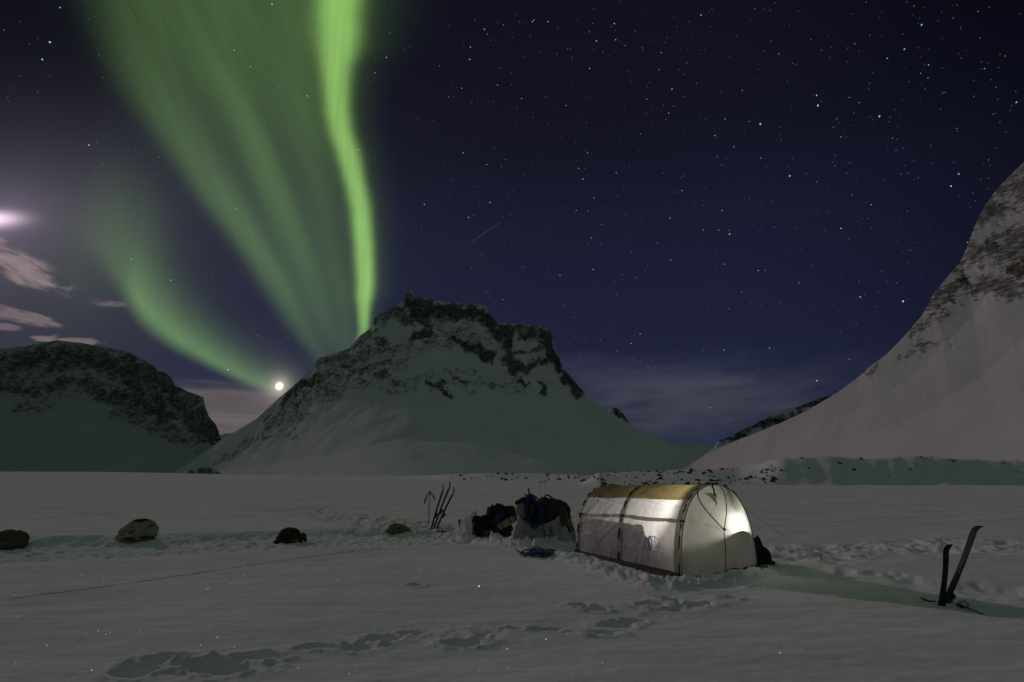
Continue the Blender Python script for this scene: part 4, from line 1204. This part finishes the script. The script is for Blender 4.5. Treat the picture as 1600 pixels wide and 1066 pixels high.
blk('snow_block', [(713, 840), (720, 814), (724, 808), (727, 809), (731, 840)], 'pale upright snow slab leaning at the left end of the gear', 'snow block', 15.1, .18, M_ICE, (722, 836), seed=1, skew=-1.6)
blk('snow_block', [(725, 842), (729, 812), (737, 799), (742, 800), (741, 812), (737, 842)], 'taller upright snow slab with a pointed top, against the black load', 'snow block', 14.9, .16, M_ICE, (733, 838), seed=2, skew=-.7)
blk('snow_wall', [(795, 885), (801, 838), (807, 815), (812, 806), (822, 818), (850, 822), (876, 806), (892, 812), (899, 834), (901, 885)], 'cut wall of hard snow carrying the sled load, left of the tent', 'snow wall', YW, .75, M_SHADESNOW, (850, 856), seed=3, jitter=.055)
def soft(name, balls_px, Y, m, label, cat, base_px, voxel=.018, rough=.012, rs=7, wr=.014, group=None, seed=0.0):
    """soft load: balls given as (px, py, rx px, rz px, depth m, dy m, tilt)"""
    org = at(*base_px, Y)
    k = Y / F; B_ = []
    for b in balls_px:
        px, py, rx, rz, dp, dy_, tl = b
        B_.append((at(px, py, Y + dy_) - org, (rx * k, dp, rz * k), (0, tl, 0)))
    o = lumps(name, B_, m, None, voxel, 3, rough, rs, wrinkle=wr, wscale=11, seed=seed)
    o.location = org
    if label: tag(o, label, cat, group)
    return o
YL = 14.9
d1 = soft('duffel_bag', [(747, 822, 9, 15, .22, 0, .05), (757, 819, 9, 14, .22, 0, 0), (742, 813, 5, 8, .15, 0, 0), (752, 832, 14, 7, .2, -.03, 0)], YL, M_BLACKCLOTH,
          'black duffel bag in the left gear heap, next to the snow slabs', 'bag', (750, 838), seed=2)
d2 = soft('fur_clothing', [(770, 806, 10, 11, .2, .02, -.2), (782, 800, 12, 11, .22, .05, 0), (764, 797, 3, 5, .08, 0, .5), (770, 793, 4, 4, .08, 0, .3), (778, 790, 4, 4, .08, .02, 0), (767, 815, 9, 12, .2, 0, 0), (776, 818, 12, 14, .2, .02, 0), (789, 796, 5, 5, .1, .02, 0)],
          YL + .05, M_PURPLECLOTH, 'dark rough furry clothing piled on top of the left gear heap', 'clothing', (776, 836), rough=.03, rs=12, voxel=.016, seed=5)
d3 = soft('sack', [(794, 801, 11, 10, .18, 0, .2), (803, 806, 5, 10, .14, .04, 0), (798, 794, 7, 4, .12, .02, .15)], YL + .1, M_DARKCLOTH, 'dark green sack at the right shoulder of the left gear heap', 'sack', (797, 816), seed=7)
M_BLUETARP = simple('dark_blue_tarp', (.012, .016, .055), .6, 0, .3, 8, .3, .01)
d4 = soft('blue_tarp', [(785, 807, 7, 6, .1, -.16, .5), (779, 817, 5, 9, .1, -.18, .3), (788, 812, 6, 7, .1, -.14, .2), (775, 828, 4, 8, .09, -.16, .1)], YL, M_BLUETARP, 'dark blue tarp folded into the front of the left gear heap', 'tarp', (781, 830), seed=9)
M_REDBAG = simple('dark_red_cloth', (.075, .012, .012), .75, 0, .4, 8, .4, .01)
d5 = soft('red_bag', [(786, 829, 8, 5, .12, -.18, -.05), (796, 826, 6, 5, .12, -.16, -.2), (790, 835, 10, 5, .12, -.16, 0)], YL, M_REDBAG, 'dark red bag at the bottom right of the left gear heap', 'bag', (790, 838), seed=11)
M_MAT = simple('beige_foam', (.38, .36, .24), .85, 0, .15, 14, .2, .004)
mm = empty('sleeping_mat', at(791, 822, YL - .28)); tag(mm, 'rolled beige sleeping mat slanting up to the right between the two gear heaps', 'sleeping mat')
m_ = MB(); o0 = Vector(mm.location); a_, b_ = at(779, 824, YL - .26) - o0, at(804, 811, YL - .30) - o0
m_.tube([a_.lerp(b_, k / 10) for k in range(11)], [.072] + [.082] * 9 + [.078], 18); m_.build('foam_roll', M_MAT, mm, True)
for f in (.25, .75):
    c = a_.lerp(b_, f); dd = (b_ - a_).normalized(); m_ = MB(); m_.tube([c - dd * .012, c - dd * .011, c + dd * .011, c + dd * .012], [.083, .088, .088, .083], 18); m_.build('roll_strap', M_BLACK, mm, True)
M_PURPLE = simple('purple_strap', (.085, .075, .17), .7, 0, .2, 10, 0)
o0 = at(777, 830, YL - .3); m_ = MB(); m_.tube([at(771, 822, YL - .26) - o0, at(773, 816, YL - .3) - o0, at(777, 806, YL - .33) - o0, at(779.5, 803, YL - .34) - o0, at(778, 812, YL - .36) - o0, at(777, 822, YL - .37) - o0, at(776.5, 832, YL - .37) - o0], .012, 6)
o_ = m_.build('strap', M_PURPLE, None, True); o_.location = o0; tag(o_, 'pale purple strap looped down the front of the left gear heap', 'strap')
M_POT = simple('dull_grey_metal', (.20, .20, .19), .5, .5, .2, 10, 0)
pt_ = on(760, 838); pt_.y = YL - .45; pt_ = at(760, 836, pt_.y)
ct = empty('cooking_pot', pt_); tag(ct, 'small dull cooking pot lying open in the snow before the left gear heap', 'pot')
m_ = MB(); ring_ = lambda r, y: [Vector((r * math.cos(k * math.pi / 10), y, r * math.sin(k * math.pi / 10) + .03)) for k in range(20)]
m_.strip([ring_(.05, .12), ring_(.075, .11), ring_(.082, 0), ring_(.086, -.01), ring_(.078, -.008), ring_(.072, .08), ring_(.01, .09)]); m_.build('pot_body', M_POT, ct, True)
m_ = MB(); m_.tube([Vector((-.08, -.005, .03)), Vector((-.10, -.05, -.02)), Vector((0, -.08, -.05)), Vector((.10, -.05, -.02)), Vector((.08, -.005, .03))], .004, 5); m_.build('pot_handle', M_METAL, ct, True)
# right heap
YR = YW + .25
e1 = soft('duffel_bag', [(862, 796, 17, 17, .26, 0, .25), (850, 790, 13, 13, .24, .02, 0), (874, 802, 12, 13, .22, 0, .4), (858, 806, 16, 12, .24, -.02, .1), (845, 800, 10, 16, .22, .02, 0), (838, 812, 12, 7, .18, 0, .1)], YR, M_DARKCLOTH,
          'big dark olive duffel bag lashed on the snow wall beside the tent', 'bag', (858, 822), seed=13)
hm = MB(); o0 = Vector(e1.location); hm.tube([at(851, 781, YR - .1) - o0, at(852, 775, YR - .1) - o0, at(856, 773.5, YR - .1) - o0, at(861, 777, YR - .1) - o0, at(865, 782, YR - .1) - o0], .020, 7); hm.build('handle', M_BLACK, e1, True)
e2 = soft('black_jacket', [(826, 786, 8, 12, .14, -.06, 0), (831, 796, 9, 14, .14, -.06, 0), (828, 806, 8, 10, .13, -.08, 0), (822, 792, 6, 9, .12, -.05, .2), (829, 776, 5, 5, .08, -.04, 0), (834, 808, 10, 8, .13, -.1, 0)], YR, M_BLACKCLOTH,
          'black jacket hung over the left side of the right gear heap, behind the blue coil', 'jacket', (828, 814), seed=15)
M_WOOD = simple('weathered_wood', (.10, .062, .045), .8, 0, .4, 16, .3, .004)
o0 = at(827, 790, YR - .12)
m_ = MB(); m_.tube([Vector(), at(827, 778, YR - .12) - o0, at(826.5, 768, YR - .12) - o0, at(825.8, 763.5, YR - .12) - o0, at(825.6, 761.5, YR - .12) - o0], [.018, .020, .018, .015, .008], 8)
m_.tube([at(827.5, 776, YR - .12) - o0, at(822, 773.5, YR - .16) - o0, at(819, 772, YR - .18) - o0], [.017, .016, .012], 7)
o_ = m_.build('wooden_fork', M_WOOD, None, True); o_.location = o0; tag(o_, 'forked wooden sled handle sticking up from the top of the right gear heap', 'handle')
e3 = soft('hat', [(812, 784, 7, 4, .1, -.1, -.15), (808, 786, 4, 4, .08, -.1, 0), (818, 781, 6, 4, .1, -.08, -.2)], YR, M_PURPLECLOTH, 'flat dark cap perched at the upper left of the right gear heap', 'cap', (812, 789), seed=17)
M_PALEP = simple('pale_plastic', (.36, .32, .31), .5, 0, .15, 8, .1, .004)
cn = empty('canister', at(813, 806, YR - .12)); tag(cn, 'pale plastic canister under the dark cap at the left of the right gear heap', 'canister')
o0 = Vector(cn.location); m_ = MB()
def rr_sec(c, w, d): return [c + Vector((math.copysign(abs(math.cos(a)) ** .5, math.cos(a)) * w, math.copysign(abs(math.sin(a)) ** .5, math.sin(a)) * d, 0)) for a in [k * math.pi / 12 for k in range(24)]]
m_.strip([rr_sec(Vector((0, 0, z)), w, d) for z, w, d in ((-.01, .08, .05), (0, .095, .065), (.1, .10, .07), (.22, .098, .068), (.26, .075, .05), (.285, .03, .03), (.30, .028, .028))]); m_.build('canister_body', M_PALEP, cn, True)
m_ = MB(); m_.tube([Vector((0, 0, .29)), Vector((0, 0, .292)), Vector((0, 0, .325)), Vector((0, 0, .328))], [.02, .036, .036, .028], 12); m_.build('cap', M_REDBAG, cn, True)
e4 = soft('red_pouch', [(817, 814, 5, 3.6, .09, -.14, 0), (811, 813, 4, 3.4, .08, -.14, 0)], YR, M_REDBAG, 'small dark red pouch on the snow wall left of the blue rope coil', 'pouch', (815, 817), seed=19)
M_BROWNB = simple('brown_cloth', (.055, .040, .020), .8, 0, .4, 9, .3, .01)
e5 = soft('brown_pouch', [(829, 798, 4.5, 6, .07, -.28, 0), (831, 792, 4, 4, .06, -.26, 0)], YR, M_BROWNB, 'brown pouch hanging inside the blue rope coil', 'pouch', (830, 802), seed=21)
# blue coil: several turns hanging from the handle
o0 = at(831, 800, YR - .34); m_ = MB(); P = []
for k in range(7 * 26):
    a = 2 * math.pi * k / 26; tn = k / 26
    j1, j2 = mnoise.noise(Vector((tn * 1.3, 1, 0))), mnoise.noise(Vector((tn * 1.3, 9, 0)))
    rx = 10.5 + [0, 2.6, -2.2, 1.2, 3.6, -1.0, .6][int(tn) % 7] + 1.5 * j1; rz = 24.0 + [0, 1.5, -3.5, 2.2, -1, -5, .8][int(tn) % 7] + 1.6 * j2
    cxp = 833.5 + 1.2 * math.sin(tn * 1.7) ; czp = 800 + 1.5 * math.cos(tn * 2.1)
    lean = -2.5 * math.cos(a)
    P.append(at(cxp + rx * math.sin(a) + lean, czp - rz * math.cos(a) * (1 if math.cos(a) < 0 else .98), YR - .30 - .05 * (1 - math.cos(a)) + .03 * j1 + .012 * (tn - 3)) - o0)
m_.tube(P, .0125, 6); o_ = m_.build('rope_coil', M_BLUE, None, True); o_.location = o0; tag(o_, 'big coil of blue rope hanging on the front of the right gear heap', 'rope coil')
# strapping and yellow-brown harness lines on the right end
e6 = soft('black_bag', [(880, 792, 8, 8, .16, .05, .6), (886, 800, 6, 9, .14, .04, .3), (874, 787, 7, 6, .15, .06, .5), (889, 809, 4, 7, .1, .03, .1)], YR, M_PURPLECLOTH, 'dark bag drooping over the right end of the right gear heap', 'bag', (880, 814), seed=23)
for i in range(9):
    q_ = i / 8; xa = 873 + 12 * q_; ya = 789 + 9 * q_; xb = 880 + 15 * q_ + rr_.uniform(-2, 2); yb_ = 832 + rr_.uniform(-10, 4)
    Yq = YR - .22 - .02 * rr_.random()
    o0 = at(xa, ya, Yq); m_ = MB()
    pts = [at(xa + (xb - xa) * (k / 9) ** 1.2 + 1.4 * mnoise.noise(Vector((k * .5, i * 3, 0))), ya + (yb_ - ya) * k / 9, Yq - .05 * math.sin(k / 9 * 3)) - o0 for k in range(10)]
    m_.tube(pts, rr_.choice([.008, .011, .014]), 6)
    col_ = M_YEL if i % 3 == 1 else M_BROWNROPE
    o_ = m_.build('harness_line', col_, None, True); o_.location = o0
    tag(o_, 'yellow-brown harness line hanging down the right end of the gear' if i % 3 == 1 else 'dark brown harness strap hanging down the right end of the gear', 'harness line', 'yellow-brown harness lines on the gear' if i % 3 == 1 else 'dark harness straps on the gear')
e7 = soft('mitten', [(868, 817, 4.6, 8, .08, -.12, -.15), (870, 826, 4.4, 4.5, .07, -.13, 0), (864.5, 820, 2, 4, .04, -.14, .35)], YR, M_PURPLECLOTH, 'dark mitten hanging against the snow wall below the duffel bag', 'mitten', (868, 830), voxel=.012, seed=25)
for (pts_, nm_, lb_, th_) in [([(845, 820), (848, 825), (850.5, 829), (850.8, 834), (851.2, 841)], 'strap', 'black strap with a buckle hanging down the middle of the snow wall', .008),
                         ([(859, 812), (860, 822), (861, 829), (864.5, 837)], 'strap', 'thin dark strap hanging just left of the mitten on the snow wall', .006)]:
    Yq = YW - .03; o0 = at(*pts_[0], Yq); rt = empty('strap', o0); tag(rt, lb_, 'strap')
    m_ = MB(); m_.tube([at(*p, Yq) - o0 for p in pts_], th_, 6); m_.build('webbing', M_BLACK, rt, True)
    m_ = MB(); m_.box(at(*pts_[2], Yq - .012) - o0, (.035, .02, .03)); m_.build('buckle', M_BLACK, rt)
# small things near the skis
sp_ = at(718, 815, 15.6); m_ = MB(); m_.tube([Vector((0, 0, -.36)), Vector((0, 0, -.05)), Vector((0, 0, -.045)), Vector((.005, 0, .02)), Vector((.0, 0, .05)), Vector((0, 0, .055))], [.012, .014, .034, .042, .034, .012], 10)
o_ = m_.build('shovel_grip', M_BLACK, None, True); o_.location = sp_; tag(o_, 'black shovel grip sticking out of the snow left of the snow slabs', 'shovel')
mt_ = on(691, 834, .02); o_ = lumps('glove', [((-.09, 0, .01), (.07, .06, .028)), ((.0, .01, .01), (.08, .06, .026)), ((.08, .0, .008), (.05, .05, .02)), ((.03, -.05, .01), (.03, .05, .018), (0, 0, .5))], M_BLACKCLOTH, None, .012, 3, .006, 9)
o_.location = mt_; tag(o_, 'black glove lying in the snow at the foot of the three skis', 'glove')

# ------------------------------------------------------------------ sled dogs asleep
def fur_mat(name, ca, cb, cc_):
    m, b = new_mat(name); co = objco()
    a = S(attr('patch').outputs['Fac']); n = noise_n(co, 26, 4, .65); n2 = noise_n(co, 6, 3, .6)
    k = sstep(a * .8 + (n - .5) * .6 + (n2 - .5) * .5, .30, .75)
    k2 = sstep(n2, .4, .65)
    base_ = ramp(k2, ca, cc_)
    set_in(b, 'Base Color', ramp(k, base_, cb)); set_in(b, 'Roughness', .95); set_in(b, 'Specular IOR Level', .1)
    mp = S.nt.nodes.new('ShaderNodeMapping'); mp.inputs['Scale'].default_value = (1, 1, .3); S.nt.links.new(co, mp.inputs['Vector'])
    set_in(b, 'Normal', bump(noise_n(mp.outputs[0], 70, 3, .7), .8, .012))
    return m
def dog(px, py, balls, patch, m, label, s=1.0, flip=1, ears=(), nose=None, rz=0.0):
    p = on(px, py)
    B_ = [(Vector((c[0] * flip, c[1], c[2])) * s, tuple(q * s for q in r_), ((e[0], e[1] * flip, e[2] * flip) if e else (0, 0, 0))) for c, r_, e in balls]
    o = lumps('sled_dog', B_, m, None, .014 * s, 3, .020, 20, flatbase=-.02)
    at2 = o.data.attributes.new('patch', 'FLOAT', 'POINT')
    at2.data.foreach_set('value', np.array([patch(v.co.x * flip / s, v.co.y / s, v.co.z / s) for v in o.data.vertices], np.float32))
    o.location = p - Vector((0, 0, .025)); o.rotation_euler = (0, 0, rz); tag(o, label, 'dog', 'sled dogs asleep on the snow')
    if nose:
        n_ = MB(); c = Vector((nose[0] * flip, nose[1], nose[2])) * s
        n_.strip([[c + Vector((math.cos(a) * r_ , y, math.sin(a) * r_ * .8)) for a in [k * math.pi / 5 for k in range(10)]] for r_, y in ((.006, -.014), (.015, -.008), (.018, 0), (.014, .01))])
        n_.build('nose', M_BLACK, o, True)
    return o
curl = [((.02, .05, .20), (.40, .28, .285), None), ((-.24, .0, .16), (.19, .24, .17), None), ((.22, .02, .16), (.20, .22, .18), None), ((.10, -.20, .14), (.15, .13, .12), None),
        ((-.03, -.27, .12), (.105, .09, .085), None), ((-.15, -.30, .075), (.075, .045, .042), (0, .25, 0)), ((.02, -.22, .21), (.022, .03, .045), None), ((-.06, -.20, .20), (.022, .03, .045), None),
        ((-.37, -.06, .08), (.07, .12, .06), None), ((-.33, -.20, .07), (.07, .09, .055), (0, 0, .6)), ((-.24, -.30, .055), (.10, .055, .05), None),
        ((.20, -.22, .06), (.15, .05, .05), (0, 0, .2)), ((.30, -.12, .07), (.09, .1, .06), None), ((-.16, -.16, .10), (.14, .12, .10), None)]
F1 = fur_mat('white_and_dark_fur', (.44, .41, .33), (.060, .045, .034), (.32, .30, .24))
def patch1(x, y, z):
    v = 0.0
    v = max(v, 1.3 - ((x - .02) / .22) ** 2 - ((z - .46) / .07) ** 2)
    v = max(v, .75 - ((x - .32) / .10) ** 2 - ((z - .33) / .08) ** 2)
    v = max(v, .85 - ((x - .02) / .13) ** 2 - ((z - .20) / .07) ** 2 if y < -.05 else 0)
    v = max(v, 1.0 - ((x + .04) / .22) ** 2 - ((z - .06) / .05) ** 2 if y < -.15 else 0)
    v = max(v, .9 - ((x - .30) / .18) ** 2 - ((z - .07) / .08) ** 2)
    return max(0, min(1, v))
dog(214, 849, curl, patch1, F1, 'largest white and dark sled dog curled asleep, second from left', 1.02, 1, nose=(-.235, -.31, .07))
F2 = fur_mat('brown_fur', (.055, .036, .026), (.22, .17, .09), (.085, .055, .040))
lay = [((-.14, .03, .16), (.20, .20, .18), None), ((-.05, .02, .18), (.18, .18, .16), None), ((-.22, -.02, .10), (.14, .18, .11), None), ((.06, -.02, .13), (.15, .15, .12), None),
       ((.17, -.05, .14), (.10, .09, .075), (0, .2, 0)), ((.235, -.07, .165), (.075, .065, .062), None), ((.30, -.10, .10), (.06, .036, .036), (0, .9, 0)), ((.22, -.03, .225), (.02, .02, .035), None), ((.26, -.09, .22), (.02, .02, .032), None),
       ((.10, -.16, .05), (.17, .04, .04), None), ((.0, -.14, .06), (.12, .07, .06), None), ((-.28, -.12, .05), (.12, .05, .045), (0, 0, .6)), ((-.15, -.18, .05), (.12, .045, .045), None)]
def patch2(x, y, z):
    v = max(0, 1.1 - ((x - .13) / .09) ** 2 - ((z - .09) / .06) ** 2)
    return max(0, min(1, v)) if y < .02 else 0
dog(458, 847, lay, patch2, F2, 'dark brown sled dog with a tan chest, curled with its head at right', 1.12, 1, nose=(.335, -.115, .065))
F3 = fur_mat('yellowish_fur', (.27, .23, .12), (.11, .095, .055), (.20, .17, .09))
lay3 = [((-.12, .03, .12), (.19, .17, .13), None), ((.02, .02, .12), (.18, .15, .11), None), ((-.22, -.02, .08), (.12, .15, .09), None), ((.14, -.02, .10), (.12, .11, .085), None),
        ((.245, -.04, .10), (.075, .065, .06), None), ((.31, -.06, .065), (.055, .034, .032), (0, .7, 0)), ((.22, -.0, .155), (.018, .02, .03), None), ((.25, -.06, .15), (.018, .02, .03), None),
        ((.16, -.13, .04), (.16, .035, .035), None), ((-.10, -.13, .05), (.16, .06, .05), None), ((-.28, -.08, .05), (.10, .05, .04), (0, 0, .6))]
dog(623, 839, lay3, lambda x, y, z: max(0, min(1, .9 - ((x - .05) / .1) ** 2 - ((z - .12) / .1) ** 2)), F3, 'small yellowish sled dog lying flat with its head at right, beside the ski poles', 1.0, 1, nose=(.345, -.075, .05))
F4 = fur_mat('reddish_brown_fur', (.13, .095, .080), (.04, .03, .026), (.17, .125, .105))
c4 = [((-.10, .04, .19), (.26, .24, .21), None), ((.13, .02, .18), (.22, .22, .20), None), ((.25, -.02, .13), (.13, .18, .15), None), ((-.28, 0, .14), (.18, .22, .16), None), ((-.24, -.22, .12), (.12, .1, .1), None),
      ((-.33, -.28, .09), (.09, .07, .07), None), ((-.28, -.2, .2), (.02, .03, .04), None), ((.05, -.2, .08), (.2, .08, .08), None), ((.24, -.18, .06), (.12, .07, .06), None)]
dog(14, 857, c4, lambda x, y, z: max(0, min(1, 1.2 - ((x + .20) / .09) ** 2)), F4, 'reddish brown sled dog curled up at the left edge, leftmost of the dogs', 1.0, 1)

# ------------------------------------------------------------------ frost crystals that catch the moon
fm = bpy.data.materials.new('frost'); fm.use_nodes = True; t_ = fm.node_tree; t_.nodes.clear()
g_ = t_.nodes.new('ShaderNodeBsdfGlossy'); g_.inputs['Roughness'].default_value = .22; g_.inputs['Color'].default_value = (.9, .92, .95, 1)
o2 = t_.nodes.new('ShaderNodeOutputMaterial'); t_.links.new(g_.outputs[0], o2.inputs[0])
nprng = np.random.default_rng(4)
N = 45000
rad = 2.6 + 9.5 * nprng.random(N) ** 1.3; azs = nprng.uniform(-.85, .75, N)
azs = np.where(nprng.random(N) < .55, azs * .6 - .3, azs)
fx, fy = rad * np.sin(azs), rad * np.cos(azs); fz = gh(fx, fy) + .006
size = (.0014 + .0011 * nprng.random(N)) * (rad / 5) ** .6
nv = nprng.normal(size=(N, 3)); nv[:, 2] = np.abs(nv[:, 2]) + .3
nv /= np.linalg.norm(nv, axis=1)[:, None]
tv = np.cross(nv, np.array([.3, .8, .5])); tv /= np.linalg.norm(tv, axis=1)[:, None]; bv = np.cross(nv, tv)
cen = np.stack([fx, fy, fz], -1)
vs = np.stack([cen + (tv * math.cos(a) + bv * math.sin(a)) * size[:, None] for a in (0, 2.094, 4.189)], 1).reshape(-1, 3)
fr_o = mesh_np('frost_crystals', vs, np.arange(3 * N).reshape(-1, 3), fm, None, False)
tag(fr_o, 'tiny frost crystals glinting on the foreground snow', 'frost', None, 'stuff')
